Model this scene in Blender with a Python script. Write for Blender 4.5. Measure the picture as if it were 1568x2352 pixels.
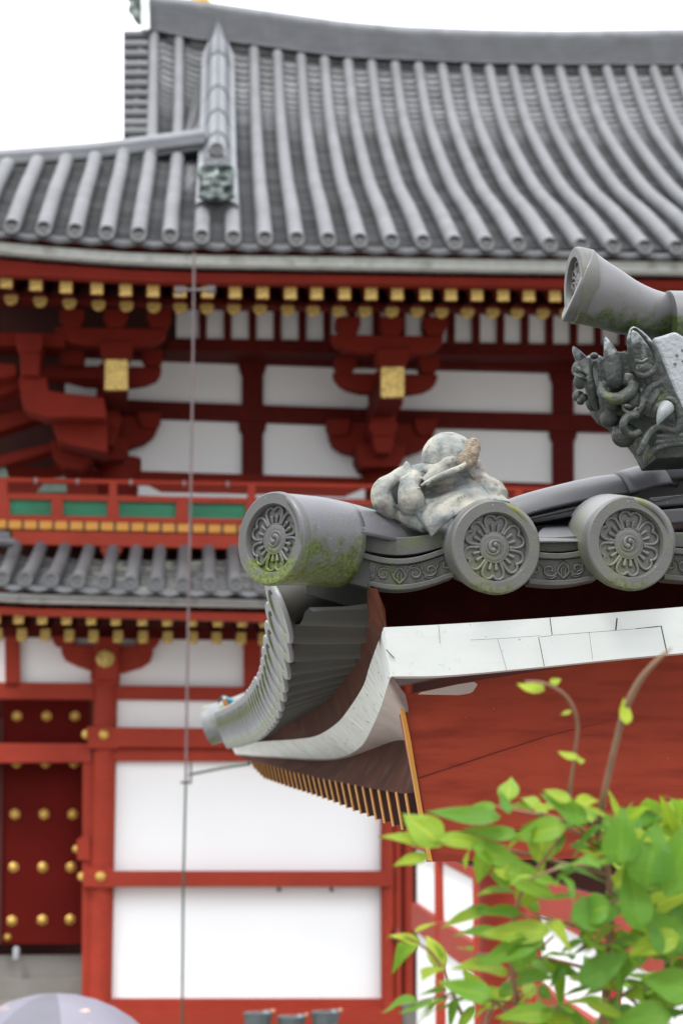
import bpy, bmesh, math, random
import numpy as np
from mathutils import Vector, Matrix
for _o in list(bpy.data.objects): bpy.data.objects.remove(_o)
SC = bpy.context.scene; COL = SC.collection
R = math.radians; PI = math.pi
random.seed(7)

# ------------------------------------------------------------------ camera, sky, sun, exposure
HC = 3.2                       # eye height above the ground
FPX = 4900.0                   # focal length in picture units (picture 1568 x 2352)
PITCH = R(9.72)
CAM = Vector((0, 0, HC))
cd = bpy.data.cameras.new('camera'); cam = bpy.data.objects.new('camera', cd); COL.objects.link(cam)
cam.location = CAM; cam.rotation_euler = (R(90) + PITCH, 0, 0)
cd.sensor_fit = 'VERTICAL'; cd.sensor_height = 36; cd.sensor_width = 24; cd.lens = 75
cd.clip_start = .05; cd.clip_end = 3000
cd.dof.use_dof = True; cd.dof.focus_distance = 4.05; cd.dof.aperture_fstop = 6.6
SC.camera = cam
SUN_EL, SUN_AZ = 58, -35       # high, behind the camera's left shoulder
w = bpy.data.worlds.new('World'); SC.world = w; w.use_nodes = True
nt = w.node_tree; nt.nodes.clear()
sky = nt.nodes.new('ShaderNodeTexSky'); sky.sky_type = 'NISHITA'; sky.sun_disc = False
sky.sun_elevation = R(SUN_EL); sky.sun_rotation = R(180 + SUN_AZ); sky.dust_density = 6; sky.air_density = 1.5
hs = nt.nodes.new('ShaderNodeHueSaturation'); hs.inputs['Saturation'].default_value = .18; hs.inputs['Value'].default_value = 1.0
mixn = nt.nodes.new('ShaderNodeMix'); mixn.data_type = 'RGBA'; mixn.inputs[0].default_value = .55
# overcast cloud cover: three times brighter overhead than at the horizon
wtc = nt.nodes.new('ShaderNodeTexCoord'); wsx = nt.nodes.new('ShaderNodeSeparateXYZ'); wmr = nt.nodes.new('ShaderNodeMapRange'); wcl = nt.nodes.new('ShaderNodeVectorMath'); wcl.operation = 'SCALE'
wcl.inputs[0].default_value = (7.7, 7.95, 8.3); wmr.inputs[1].default_value = 0; wmr.inputs[2].default_value = 1; wmr.inputs[3].default_value = .62; wmr.inputs[4].default_value = 1.75
nt.links.new(wtc.outputs['Generated'], wsx.inputs[0]); nt.links.new(wsx.outputs['Z'], wmr.inputs[0]); nt.links.new(wmr.outputs[0], wcl.inputs['Scale']); nt.links.new(wcl.outputs[0], mixn.inputs[7])
mixn.inputs[0].default_value = .75
bg = nt.nodes.new('ShaderNodeBackground'); bg.inputs['Strength'].default_value = .12
wo = nt.nodes.new('ShaderNodeOutputWorld')
nt.links.new(sky.outputs[0], hs.inputs['Color']); nt.links.new(hs.outputs[0], mixn.inputs[6])
nt.links.new(mixn.outputs[2], bg.inputs['Color']); nt.links.new(bg.outputs[0], wo.inputs[0])
sd = bpy.data.lights.new('sun', 'SUN'); sd.energy = 1.3; sd.angle = R(14); sd.color = (1, .96, .9)
sun = bpy.data.objects.new('sun', sd); COL.objects.link(sun)
sdir = Vector((math.sin(R(SUN_AZ)) * math.cos(R(SUN_EL)), -math.cos(R(SUN_AZ)) * math.cos(R(SUN_EL)), math.sin(R(SUN_EL))))
sun.rotation_euler = sdir.to_track_quat('Z', 'Y').to_euler(); sun.location = sdir * 60
vs = SC.view_settings; vs.view_transform = 'Standard'; vs.look = 'None'; vs.exposure = 1.28; vs.gamma = 1

# ------------------------------------------------------------------ picture point <-> place
FW = Vector((0, math.cos(PITCH), math.sin(PITCH))); UP = Vector((0, -math.sin(PITCH), math.cos(PITCH)))
def ray(px, py): return FW + Vector(((px - 784) / FPX, 0, 0)) + UP * (-(py - 1176) / FPX)
def wp(px, py, D): return CAM + ray(px, py) * D
def proj(p):
    v = p - CAM; d = v.dot(FW); return 784 + v.x / d * FPX, 1176 - v.dot(UP) / d * FPX
class Frame:                   # a building's own axes: x along the front, y into it, z up
    def __init__(s, org, yaw):
        s.o = Vector(org); s.ax = Vector((math.cos(yaw), math.sin(yaw), 0)); s.ay = Vector((-math.sin(yaw), math.cos(yaw), 0)); s.yaw = yaw
    def loc(s, p): v = p - s.o; return Vector((v.dot(s.ax), v.dot(s.ay), v.z))
    def wor(s, l): return s.o + s.ax * l[0] + s.ay * l[1] + Vector((0, 0, l[2]))
    def at(s, px, py, out):    # the point at which the sight line meets the plane 'out' metres in front of the building line
        r = ray(px, py); t = (-out - (CAM - s.o).dot(s.ay)) / r.dot(s.ay); return s.loc(CAM + r * t)
    def dep(s, px, py, D): return s.loc(wp(px, py, D))
H = Frame((0, 27, 0), R(5.5)); G = Frame((0, 4, 0), R(5))
def smooth(pts, n):            # Catmull-Rom through rows of numbers
    P = [np.array(p, float) for p in pts]; P = [2 * P[0] - P[1]] + P + [2 * P[-1] - P[-2]]; m = len(P) - 3; out = []
    for i in range(n):
        t = i / (n - 1) * m; k = min(int(t), m - 1); t -= k; a, b, c, d = P[k:k + 4]
        out.append(.5 * ((2 * b) + (c - a) * t + (2 * a - 5 * b + 4 * c - d) * t * t + (3 * b - a - 3 * c + d) * t ** 3))
    return out
def lut(tab, x): return float(np.interp(x, [a for a, _ in tab], [b for _, b in tab]))

# ------------------------------------------------------------------ materials
def M(name, col, rough=.6, metal=0, var=.12, vscale=6, bump=0, bscale=60, tint=False, col2=None, c2scale=3, c2lo=.5, c2hi=.65, extra=None, stretch=None, spec=.5):
    m = bpy.data.materials.new(name); m.use_nodes = True; t = m.node_tree; N, L = t.nodes, t.links
    b = N['Principled BSDF']; b.inputs['Roughness'].default_value = rough; b.inputs['Metallic'].default_value = metal; b.inputs['Specular IOR Level'].default_value = spec
    tc = N.new('ShaderNodeTexCoord'); src = tc.outputs['Object']
    if stretch:
        mp = N.new('ShaderNodeMapping'); mp.inputs['Scale'].default_value = stretch; L.new(src, mp.inputs[0]); src = mp.outputs[0]
    def noise(sc, det=4, s=src):
        n = N.new('ShaderNodeTexNoise'); n.inputs['Scale'].default_value = sc; n.inputs['Detail'].default_value = det; L.new(s, n.inputs['Vector']); return n.outputs['Fac']
    def mix(f, a, bb, mode='MIX'):
        x = N.new('ShaderNodeMix'); x.data_type = 'RGBA'; x.blend_type = mode
        if isinstance(f, float): x.inputs[0].default_value = f
        else: L.new(f, x.inputs[0])
        for s, v in ((6, a), (7, bb)):
            if isinstance(v, tuple): x.inputs[s].default_value = (*v[:3], 1)
            else: L.new(v, x.inputs[s])
        return x.outputs[2]
    def ramp(f, lo, hi, a=0., bb=1.):
        r = N.new('ShaderNodeMapRange'); r.inputs[1].default_value = lo; r.inputs[2].default_value = hi; r.inputs[3].default_value = a; r.inputs[4].default_value = bb; L.new(f, r.inputs[0]); return r.outputs[0]
    lo = tuple(c * (1 - var) for c in col); hi = tuple(min(1, c * (1 + var)) for c in col)
    c = mix(ramp(noise(vscale), .3, .7), lo, hi)
    if col2: c = mix(ramp(noise(c2scale, 6), c2lo, c2hi), c, col2)
    if tint:
        a = N.new('ShaderNodeAttribute'); a.attribute_name = 'tint'; c = mix(1., c, a.outputs['Color'], 'MULTIPLY')
    if extra: c = extra(N, L, c, noise, mix, ramp, tc) or c
    L.new(c, b.inputs['Base Color'])
    if bump:
        bn = N.new('ShaderNodeBump'); bn.inputs['Strength'].default_value = bump; bn.inputs['Distance'].default_value = .01
        L.new(noise(bscale, 6), bn.inputs['Height']); L.new(bn.outputs[0], b.inputs['Normal'])
    return m
def moss_shade_fx(zlo, zhi, green=(.075, .10, .018), axis='Z', spots=True):
    def f(N, L, c, noise, mix, ramp, tc):
        s = N.new('ShaderNodeSeparateXYZ'); L.new(tc.outputs['Object'], s.inputs[0])
        m = N.new('ShaderNodeMath'); m.operation = 'ADD'; L.new(ramp(s.outputs[axis], zlo, zhi, 1, 0), m.inputs[0]); L.new(ramp(noise(38, 5), .35, .65, -.28, .35), m.inputs[1])
        c = mix(ramp(m.outputs[0], .25, .8), c, mix(ramp(noise(150, 3), .4, .6), green, tuple(x * .45 for x in green)))
        if spots: c = mix(ramp(noise(170, 2), .735, .76), c, (.25, .26, .24))
        return c
    return f
def filigree(N, L, c, noise, mix, ramp, tc):
    v = N.new('ShaderNodeTexVoronoi'); v.feature = 'DISTANCE_TO_EDGE'; v.inputs['Scale'].default_value = 42; L.new(tc.outputs['Object'], v.inputs[0])
    return mix(ramp(v.outputs[0], .1, .22), c, (.07, .045, .015))
def board_fx(N, L, c, noise, mix, ramp, tc):
    mp = N.new('ShaderNodeMapping'); mp.inputs['Scale'].default_value = (1.0, 1, 9); L.new(tc.outputs['Object'], mp.inputs[0])
    c = mix(ramp(noise(9, 8, mp.outputs[0]), .62, .72, 0, .45), c, (.42, .44, .42))
    c = mix(ramp(noise(95, 2), .725, .77, 0, .8), c, (.13, .11, .08))
    return mix(ramp(noise(24, 4), .64, .74, 0, .5), c, (.30, .31, .22))
def wood_fx(sc=(1, 1, 12), amt=.5):
    def f(N, L, c, noise, mix, ramp, tc):
        mp = N.new('ShaderNodeMapping'); mp.inputs['Scale'].default_value = sc; L.new(tc.outputs['Object'], mp.inputs[0])
        c = mix(ramp(noise(7, 8, mp.outputs[0]), .45, .75, 0, amt), c, tuple(x for x in (.16, .016, .008)))
        return mix(ramp(noise(60, 2), .76, .79, 0, .6), c, (.4, .3, .25))
    return f
RED = M('vermilion_paint', (.285, .031, .015), .6, spec=.2, var=.10, vscale=2.2, extra=wood_fx(), bump=.15, bscale=25)
SHADE_RED = M('shaded_vermilion', (.145, .011, .005), .7, spec=.15, var=.12, vscale=2.2, extra=wood_fx(), bump=.15, bscale=25)  # vermilion copy darkened to carry the shade under the eaves
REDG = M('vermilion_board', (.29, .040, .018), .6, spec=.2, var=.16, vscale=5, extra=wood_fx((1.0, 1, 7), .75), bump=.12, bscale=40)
DRED = M('shaded_red_paint', (.085, .0065, .004), .7, var=.15, spec=.15)  # deeper red copy, under-eave shade put into the colour
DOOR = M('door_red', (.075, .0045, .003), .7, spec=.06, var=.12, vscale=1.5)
WHITE = M('lime_plaster', (.80, .81, .82), .9, var=.02, vscale=.8, bump=.08, bscale=12)
STRIP = M('white_eave_board', (.68, .72, .71), .7, var=.1, vscale=8, col2=(.42, .45, .42), c2scale=5, c2lo=.55, c2hi=.75)
GOLD = M('gold_leaf', (.62, .40, .09), .4, .35, var=.15, vscale=9)
GOLDF = M('gold_openwork', (.66, .46, .13), .5, .3, var=.12, vscale=9, extra=filigree)
YEL = M('yellow_ochre_paint', (.50, .22, .025), .55, var=.1)
GREEN = M('green_slats', (.012, .19, .09), .5, var=.3, vscale=1.2)
COPPER = M('green_grey_paint', (.16, .24, .19), .6, var=.2)
TILE = M('roof_barrel_tile', (.094, .096, .103), .62, var=.07, vscale=1.2, tint=True, bump=.1, bscale=30)
PAN = M('roof_pan_tile', (.108, .111, .117), .72, var=.1, vscale=4, tint=True)
RIDGE = M('ridge_tile', (.105, .11, .122), .5, var=.15, vscale=3, tint=True)
DISC = M('eave_disc', (.058, .060, .064), .55, var=.15, vscale=12)
PANOLD = M('lichened_pan_tile', (.15, .152, .15), .7, var=.2, vscale=7, tint=True, col2=(.42, .42, .34), c2scale=4.5, c2lo=.5, c2hi=.58)
DARK = M('shadowed_timber', (.05, .008, .005), .8)  # timber colour with the shade of deep gaps put in
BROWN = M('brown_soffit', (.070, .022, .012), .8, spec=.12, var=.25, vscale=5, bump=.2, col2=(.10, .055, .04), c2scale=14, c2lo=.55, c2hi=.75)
GT = M('gate_tile', (.078, .078, .087), .40, var=.08, vscale=6, bump=.06, bscale=180, extra=moss_shade_fx(-9, -8))
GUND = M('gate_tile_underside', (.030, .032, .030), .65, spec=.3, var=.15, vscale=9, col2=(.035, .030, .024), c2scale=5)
BOARD = M('white_bargeboard', (.46, .485, .48), .55, var=.03, vscale=3, extra=board_fx, bump=.1, bscale=30)
BOARDU = M('weathered_soffit', (.38, .32, .30), .7, var=.12, vscale=6, extra=board_fx)
RAFT = M('rafter_brown', (.045, .009, .006), .7, var=.2)
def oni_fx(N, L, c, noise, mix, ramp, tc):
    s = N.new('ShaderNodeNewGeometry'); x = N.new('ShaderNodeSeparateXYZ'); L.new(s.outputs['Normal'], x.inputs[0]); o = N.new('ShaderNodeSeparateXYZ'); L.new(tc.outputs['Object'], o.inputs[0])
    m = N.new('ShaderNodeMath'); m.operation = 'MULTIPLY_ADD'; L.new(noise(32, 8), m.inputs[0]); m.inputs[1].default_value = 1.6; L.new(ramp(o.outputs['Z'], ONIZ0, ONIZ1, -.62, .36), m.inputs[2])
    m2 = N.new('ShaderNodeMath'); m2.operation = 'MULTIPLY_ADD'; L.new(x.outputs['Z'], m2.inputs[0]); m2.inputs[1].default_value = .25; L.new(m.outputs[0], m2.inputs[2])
    c = mix(ramp(m2.outputs[0], .98, 1.22), c, (.20, .225, .24)); c = mix(ramp(noise(16, 6), .60, .68, 0, .8), c, (.055, .065, .014))  # pale tops: weathering plus light from above put into the colour
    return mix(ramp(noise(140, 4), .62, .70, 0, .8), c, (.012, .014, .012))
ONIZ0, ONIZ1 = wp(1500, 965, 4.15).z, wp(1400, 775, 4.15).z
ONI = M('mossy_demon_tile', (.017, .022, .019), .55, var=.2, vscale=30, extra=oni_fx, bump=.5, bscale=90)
ONIF = M('weathered_face_tile', (.035, .048, .045), .6, var=.3, vscale=5, col2=(.22, .26, .25), c2scale=7, c2lo=.42, c2hi=.58)
def peach_fx(N, L, c, noise, mix, ramp, tc):
    c = mix(ramp(noise(22, 9), .40, .72), c, (.31, .295, .25)); c = mix(ramp(noise(13, 4), .60, .72, 0, .7), c, (.13, .075, .068))
    return mix(ramp(noise(75, 8), .57, .66, 0, .6), c, (.06, .07, .065))
PEACH = M('weathered_pale_ornament', (.15, .165, .165), .8, spec=.2, var=.25, vscale=30, extra=peach_fx, bump=.45, bscale=70)
BARE = M('bare_clay', (.19, .155, .115), .9, var=.35, vscale=90, bump=.8, bscale=140)
METAL = M('grey_metal', (.07, .06, .065), .45, .3)
GMET = M('green_metal', (.025, .06, .035), .5)
STONE = M('podium_stone', (.16, .15, .135), .85, var=.15, vscale=2, bump=.2)
BK_ = M('dull_zinc', (.22, .23, .24), .6)
GROUND = M('gravel', (.23, .22, .20), .95, var=.2, vscale=1.5, bump=.3, bscale=20)

# ------------------------------------------------------------------ mesh builder
class MB:
    def __init__(s): s.v = []; s.f = []; s.t = []; s.m = []; s.mi = 0; s.tn = 1.0
    def add(s, vs, fs, tn=None, mi=None):
        n = len(s.v); s.v += [tuple(v) for v in vs]; s.f += [tuple(i + n for i in f) for f in fs]
        s.t += [s.tn if tn is None else tn] * len(fs); s.m += [s.mi if mi is None else mi] * len(fs)
    def box(s, x0, x1, y0, y1, z0, z1, **k):
        s.add([(x, y, z) for x in (x0, x1) for y in (y0, y1) for z in (z0, z1)], [(0, 1, 3, 2), (4, 6, 7, 5), (0, 4, 5, 1), (2, 3, 7, 6), (0, 2, 6, 4), (1, 5, 7, 3)], **k)
    def loft(s, A, B, **k):    # two outlines, capped
        n = len(A); s.add(list(A) + list(B), [tuple(range(n))[::-1], tuple(range(n, 2 * n))] + [(i, (i + 1) % n, n + (i + 1) % n, n + i) for i in range(n)], **k)
    def grid(s, rows, closed=False, **k):
        n = len(rows[0]); vs = [p for r in rows for p in r]; m = n if closed else n - 1
        s.add(vs, [(i * n + j, i * n + (j + 1) % n, (i + 1) * n + (j + 1) % n, (i + 1) * n + j) for i in range(len(rows) - 1) for j in range(m)], **k)
    def tube(s, path, rad, seg=12, a0=0, a1=2 * PI, up=Vector((0, 0, 1)), caps=True, flat=1.0, **k):
        P = [Vector(p) for p in path]; n = len(P); rr = rad if isinstance(rad, (list, tuple)) else [rad] * n; full = abs(a1 - a0 - 2 * PI) < 1e-6; rows = []
        cnt = seg if full else seg + 1
        for i, p in enumerate(P):
            t = (P[min(i + 1, n - 1)] - P[max(i - 1, 0)]).normalized(); sd_ = t.cross(up)
            if sd_.length < 1e-4: sd_ = t.cross(Vector((0, 1, 0)))
            sd_.normalize(); u = sd_.cross(t).normalized()
            rows.append([p + (sd_ * math.cos(a0 + (a1 - a0) * j / seg) + u * flat * math.sin(a0 + (a1 - a0) * j / seg)) * rr[i] for j in range(cnt)])
        s.grid(rows, closed=full, **k)
        if caps: s.add(rows[0], [tuple(range(cnt))], **k); s.add(rows[-1], [tuple(range(cnt))[::-1]], **k)
    def ball(s, c, r, seg=14, rot=None, **k):
        r = r if isinstance(r, (tuple, list)) else (r, r, r); rows = []; c = Vector(c)
        for i in range(seg // 2 + 1):
            th = PI * i / (seg // 2); row = []
            for j in range(seg):
                a = 2 * PI * j / seg; v = Vector((r[0] * math.sin(th) * math.cos(a), r[1] * math.sin(th) * math.sin(a), r[2] * math.cos(th)))
                row.append(c + (rot @ v if rot else v))
            rows.append(row)
        s.grid(rows, closed=True, **k)
    def lathe(s, prof, c, axis, seg=32, ref=None, **k):   # prof: (radius, height along axis)
        ax = Vector(axis).normalized(); u = (ref or ax.orthogonal()).normalized(); u = (u - ax * u.dot(ax)).normalized(); v = ax.cross(u); c = Vector(c)
        s.grid([[c + ax * h + (u * math.cos(2 * PI * j / seg) + v * math.sin(2 * PI * j / seg)) * r for j in range(seg)] for r, h in prof], closed=True, **k)
    def build(s, name, mats, parent=None, smooth=None, label=None, bevel=0, weld=False, shift=None):
        me = bpy.data.meshes.new(name); me.from_pydata(s.v, [], s.f)
        for m in (mats if isinstance(mats, (list, tuple)) else [mats]): me.materials.append(m)
        me.polygons.foreach_set('material_index', s.m)
        ca = me.color_attributes.new('tint', 'FLOAT_COLOR', 'CORNER'); d = []
        for p, t in zip(me.polygons, s.t): d += [t, t, t, 1.0] * p.loop_total
        ca.data.foreach_set('color', d)
        bm = bmesh.new(); bm.from_mesh(me)
        if weld: bmesh.ops.remove_doubles(bm, verts=bm.verts, dist=1e-5)
        bmesh.ops.recalc_face_normals(bm, faces=bm.faces); bm.to_mesh(me); bm.free()
        o = bpy.data.objects.new(name, me); COL.objects.link(o)
        if parent: o.parent = parent
        if smooth is not None:
            me.polygons.foreach_set('use_smooth', [True] * len(me.polygons))
            if smooth < 180: me.set_sharp_from_angle(angle=R(smooth))
        if bevel:
            b = o.modifiers.new('bevel', 'BEVEL'); b.width = bevel; b.segments = 2; b.limit_method = 'ANGLE'; b.angle_limit = R(40)
        if label: o['label'] = label
        return o
def thing(name, label, cat, frame=None, loc=None, group=None):
    o = bpy.data.objects.new(name, None); COL.objects.link(o); o.empty_display_size = .2
    if frame: o.location = frame.o; o.rotation_euler = (0, 0, frame.yaw)
    if loc is not None: o.location = loc
    o['label'] = label; o['category'] = cat
    if group: o['group'] = group
    return o
def rnd(a, b): return random.uniform(a, b)

# ------------------------------------------------------------------ ground
gm = MB(); gm.add([(-600, -600, 0), (600, -600, 0), (600, 1200, 0), (-600, 1200, 0)], [(0, 1, 2, 3)])
o = gm.build('ground', GROUND); o['kind'] = 'structure'

# =================================================================== TEMPLE HALL
hall = thing('temple_hall', 'large vermilion temple hall with white walls, gold rafter caps and curved grey tiled roofs', 'temple', H)
def hp(mb, pts, wf, wb, **k):            # outline in the plane wf in front of the wall, as deep as wb
    A = [H.at(x, y, wf) for x, y in pts]; mb.loft(A, [Vector((a.x, -wb, a.z)) for a in A], **k)
def hbar(mb, x0, x1, top, bot, wf, wb, n=1, **k):   # a beam whose edges follow the (x, y) tables
    xs = [x0 + (x1 - x0) * i / n for i in range(n + 1)]
    for a, b in zip(xs[:-1], xs[1:]): hp(mb, [(a, lut(top, a)), (b, lut(top, b)), (b, lut(bot, b)), (a, lut(bot, a))], wf, wb, **k)

# --- the upper roof's front slope
WE, WT = 3.4, -5.3
YB = [(-400, 492), (-100, 515), (40, 529), (112, 534), (182, 539), (253, 543), (324, 547), (392, 550), (462, 552), (535, 554), (608, 556), (754, 559), (899, 562), (1117, 567), (1262, 570), (1404, 573), (1550, 577), (2200, 590)]
YT = [(-100, 20), (200, 45), (345, 70), (460, 94), (540, 101), (583, 106), (700, 124), (784, 134), (924, 142), (1104, 149), (1284, 151), (1900, 149)]
GP = [(0, 0), (.17, .25), (.34, .436), (.585, .666), (.8, .834), (1, 1)]
gx = np.linspace(0, 1, 40); _p = smooth(GP, 80)
def gf(t): return float(np.interp(t, [a[0] for a in _p], [a[1] for a in _p]))
def surf(k, f, lift=0):                   # k: tile row number, f: 0 at the eave, 1 at the ridge
    xb = 608 + 72.5 * k; xt = 583 + 53.6 * k
    B = H.at(xb, lut(YB, xb), WE); T = H.at(xt, lut(YT, xt), WT)
    return Vector((B.x + (T.x - B.x) * f, -(WE + (WT - WE) * f), T.z + (B.z - T.z) * gf(1 - f) + lift))
def spx(p): return proj(H.wor(p))
HIPB = [(-300, 402), (0, 388), (225, 371), (450, 341), (470, 338)]   # lower edge of the side ridge
def fhip(k):
    for i in range(101):
        f = .2 + i * .006; x, y = spx(surf(k, f))
        if y < lut(HIPB, x): return f
    return .7
def barrel(mb, ptf, f0, f1, r=.078, tiles=28, seg=8):
    for i in range(tiles):
        a = f0 + (f1 - f0) * i / tiles; b = f0 + (f1 - f0) * (i + 1) / tiles; p, q = ptf(a), ptf(b); t = (q - p).normalized(); sx = Vector((1, 0, 0)); sx = (sx - t * sx.dot(t)).normalized(); n = sx.cross(t)
        if n.z < 0: n = -n
        tn = rnd(.9, 1.12)
        rows = [[c + (sx * math.cos(R(-25 + 230 * j / seg)) + n * math.sin(R(-25 + 230 * j / seg))) * rr for j in range(seg + 1)] for c, rr in ((p - t * .01, r * (1.12 - .14 * a)), (q, r * (1.105 - .14 * a)))]
        mb.grid(rows, tn=tn)
def pans(mb, k0, f0, f1, rows=52, dip=.05, ptf=None, half=.5):
    S = ptf or surf; rr = []; n = 5; fs = []
    for i in range(rows):
        tn = rnd(.72, 1.28); a = f0 + (f1 - f0) * i / rows; b = f0 + (f1 - f0) * (i + 1.12) / rows  # row tint varies the tiles and stands in for lip shadow stripes
        for e in range(1):
            r0 = [S(k0 + half * 2 * j / (n - 1), a) + Vector((0, 0, .0 - dip * math.sin(PI * j / (n - 1)))) for j in range(n)]
            r1 = [S(k0 + half * 2 * j / (n - 1), min(b, 1)) + Vector((0, 0, -.06 - dip * math.sin(PI * j / (n - 1)))) for j in range(n)]
            r00 = [p + Vector((0, .02, -.07)) for p in r0]
            mb.grid([r00, r0, r1], tn=tn)
KL, KR = -13, 20
roof = MB()
for k in range(KL, KR):
    f1 = 1 if k >= -1 else fhip(k + .5) + .02
    if -2 <= k < 0 and k != -2: pass
    pans(roof, k, 0.0, f1, rows=int(52 * f1))
# roof deck under the tiles, rear slope and gable, so the roof is a solid body
deck = [[surf(k, f, -.1) for f in np.linspace(0, 1 if k >= -2 else fhip(k) + .02, 12)] for k in range(KL, KR + 1)]
roof.grid(deck)
for k in range(-5, -1): pans(roof, k + (.12 if k < -1 else 0), fhip(k + .5) - .02, 1.0, rows=27)
upper_roof = roof.build('upper_roof', PAN, hall, label='broad concave slope of grey tiles under the main ridge')
rb = MB(); Tz = surf(0, 1).z
xl, xr = surf(-5, 1).x, surf(KR, 1).x
rb.loft([Vector((xl, -WT, surf(-4.6, 1).z - .15)), Vector((xr, -WT, Tz - .3)), Vector((xr + 2, -WE, surf(KR, 0).z - .3)), Vector((xl - 3.2, -WE + .5, surf(-10, 0).z - .1))],
        [Vector((xl, -WT + .5, surf(-4.6, 1).z - .15)), Vector((xr, -WT + .5, Tz - .3)), Vector((xr + 2, -WT + 9, 9.2)), Vector((xl - 3.2, -WT + 9, 9.2))])
del rb
rb = MB()
rb.grid([[Vector((xl, -WT + .2, surf(-4.6, 1).z - .3)), Vector((xr, -WT + .2, Tz - .3))], [Vector((xl, -WT + 4.2, Tz - 3.4)), Vector((xr, -WT + 4.2, Tz - 3.4))], [Vector((xl - 3, -WT + 8.4, Tz - 5.2)), Vector((xr + 2, -WT + 8.4, Tz - 5.2))]])
rb.build('rear_slope', PAN, hall)
bt = MB()
for k in range(KL, KR + 1):
    if k in (-1, -2): barrel(bt, lambda f, k=k: surf(k, f, .03), 0, .45, tiles=14, r=.085)
    elif k < -2: barrel(bt, lambda f, k=k: surf(k, f, .03), 0, fhip(k) + .01, tiles=16, r=.088)
    else: barrel(bt, lambda f, k=k: surf(k, f, .03), 0, 1, r=.088)
for xt, xm in ((354, 349), (411, 406)):
    kk = (xt - 583) / 53.6
    fb = fhip(kk) - .03
    def pf(f, kk=kk, xt=xt, xm=xm, fb=fb):
        p = surf(kk, f); q = H.at(xm, 320, -(p.y)); u = (f - fb) / (1 - fb); T = H.at(xt, lut(YT, xt), WT)
        return Vector((T.x * u + q.x * (1 - u), p.y, p.z + .04))
    barrel(bt, pf, fb, 1, tiles=15, r=.08)
bt.build('barrel_tile_rows', TILE, hall, smooth=50)
# gable verge: short barrels lying across, seen from the side
vt = MB()
for i, y in enumerate((82, 104, 127, 151, 173, 196, 219, 242, 264, 286, 306)):
    best = min((abs(spx(surf(-4.6, f))[1] - y), f) for f in np.linspace(.4, 1, 120))[1]
    p = surf(-4.6, best); wq = -p.y
    vt = MB(); a, b = H.at(284, y, wq), H.at(340, y, wq); vt.tube([a, b], .078, seg=12, tn=rnd(.8, 1.1))
    vt.box(a.x + .03, b.x, a.y + .02, a.y + .3, a.z - .16, a.z - .05, tn=.6)
    vt.build('verge_tile', TILE, hall, smooth=50)
# eave pan lips and discs (sub-parts of the roof)
def disc_mesh(name, r, mat):
    m = MB(); m.lathe([(r * .93, -.02), (r, 0), (r, .018), (r * .97, .03), (r * .74, .03), (r * .70, .016), (r * .5, .014), (r * .46, .022), (r * .40, .014), (r * .25, .014), (r * .15, .024), (.0001, .026)], (0, 0, 0), (0, -1, 0), seg=28)
    me = m.build(name, mat, smooth=40); return me
proto = disc_mesh('end_tile', .094, DISC); first = [True]
def put_disc(pr, parent, loc, tilt=0, yaw=0, sc=1, nm=None):
    o = pr if not pr.get('used') else pr.copy()
    if o is not pr: COL.objects.link(o)
    pr['used'] = 1
    if 'used' in o.keys() and o is not pr: del o['used']
    o.parent = parent; o.location = loc; o.rotation_euler = (tilt, 0, yaw); o.scale = (sc,) * 3; return o
for k in range(KL + 1, KR + 1):
    p = surf(k, 0, .02); put_disc(proto, upper_roof, (p.x, p.y - .02, p.z), R(-14))
lip = MB()
def lips(mb, a, b, drop, th, out):
    n = 8; A = []; Bv = []
    for j in range(n + 1):
        t = j / n; p = a.lerp(b, t); q = p + Vector((0, 0, -drop * math.sin(PI * t))); A.append(q); Bv.append(q - Vector((0, 0, th)))
    front = A + Bv[::-1]; mb.loft([v - Vector((0, out, 0)) for v in front], [v + Vector((0, .04, 0)) for v in front])
for k in range(KL, KR): lips(lip, surf(k, 0, .0), surf(k + 1, 0, .0), .03, .05, .0)
lip.build('eave_lip_tiles', RIDGE, hall)

# --- main ridge: stacked courses with a round cap
RT = [(300, -14), (350, -2), (435, 8), (550, 25), (784, 58), (924, 70), (1104, 77), (1284, 80), (1568, 76), (2000, 66)]
RB = [(300, 60), (345, 68), (460, 92), (540, 97), (784, 131), (924, 137), (1104, 145), (1284, 148), (1568, 149), (2000, 146)]
rg = MB(); xs = [338 + 40 * i for i in range(42)]
for j in range(12):
    for a, b in zip(xs[:-1], xs[1:]):
        q = [(a, .13 + .87 * j / 12), (b, .13 + .87 * j / 12), (b, .13 + .87 * (j + .6) / 12), (a, .13 + .87 * (j + .6) / 12)]
        hp(rg, [(x, lut(RT, x) * (1 - t) + lut(RB, x) * t) for x, t in q], 5.1 * -1 + (.05 if j == 11 else 0), -5.9, tn=rnd(.92, 1.08) * (.95 if j < 11 else 1.2))
for a, b in zip(xs[:-1], xs[1:]): hp(rg, [(a, lut(RT, a) * .9 + lut(RB, a) * .1), (b, lut(RT, b) * .9 + lut(RB, b) * .1), (b, lut(RB, b)), (a, lut(RB, a))], -5.15, -5.9, tn=.3)
rg.build('main_ridge', RIDGE, hall)
cp = MB(); cpts = []
for i in range(64):
    x = 338 + 26 * i; p = H.at(x, lut(RT, x) + 9, -5.35); cpts.append(p)
for i in range(0, 63): cp.tube([cpts[i], cpts[i + 1]], .13, seg=14, caps=(i % 5 == 4), tn=1.15 if i % 5 else .95)
cp.build('ridge_cap', RIDGE, hall, smooth=60)
ec = MB(); hp(ec, [(324, -20), (342, -20), (344, 66), (330, 68), (326, 66)], -4.95, -6.0); ec.build('ridge_end_board', STRIP, hall)
oe = MB()
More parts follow.
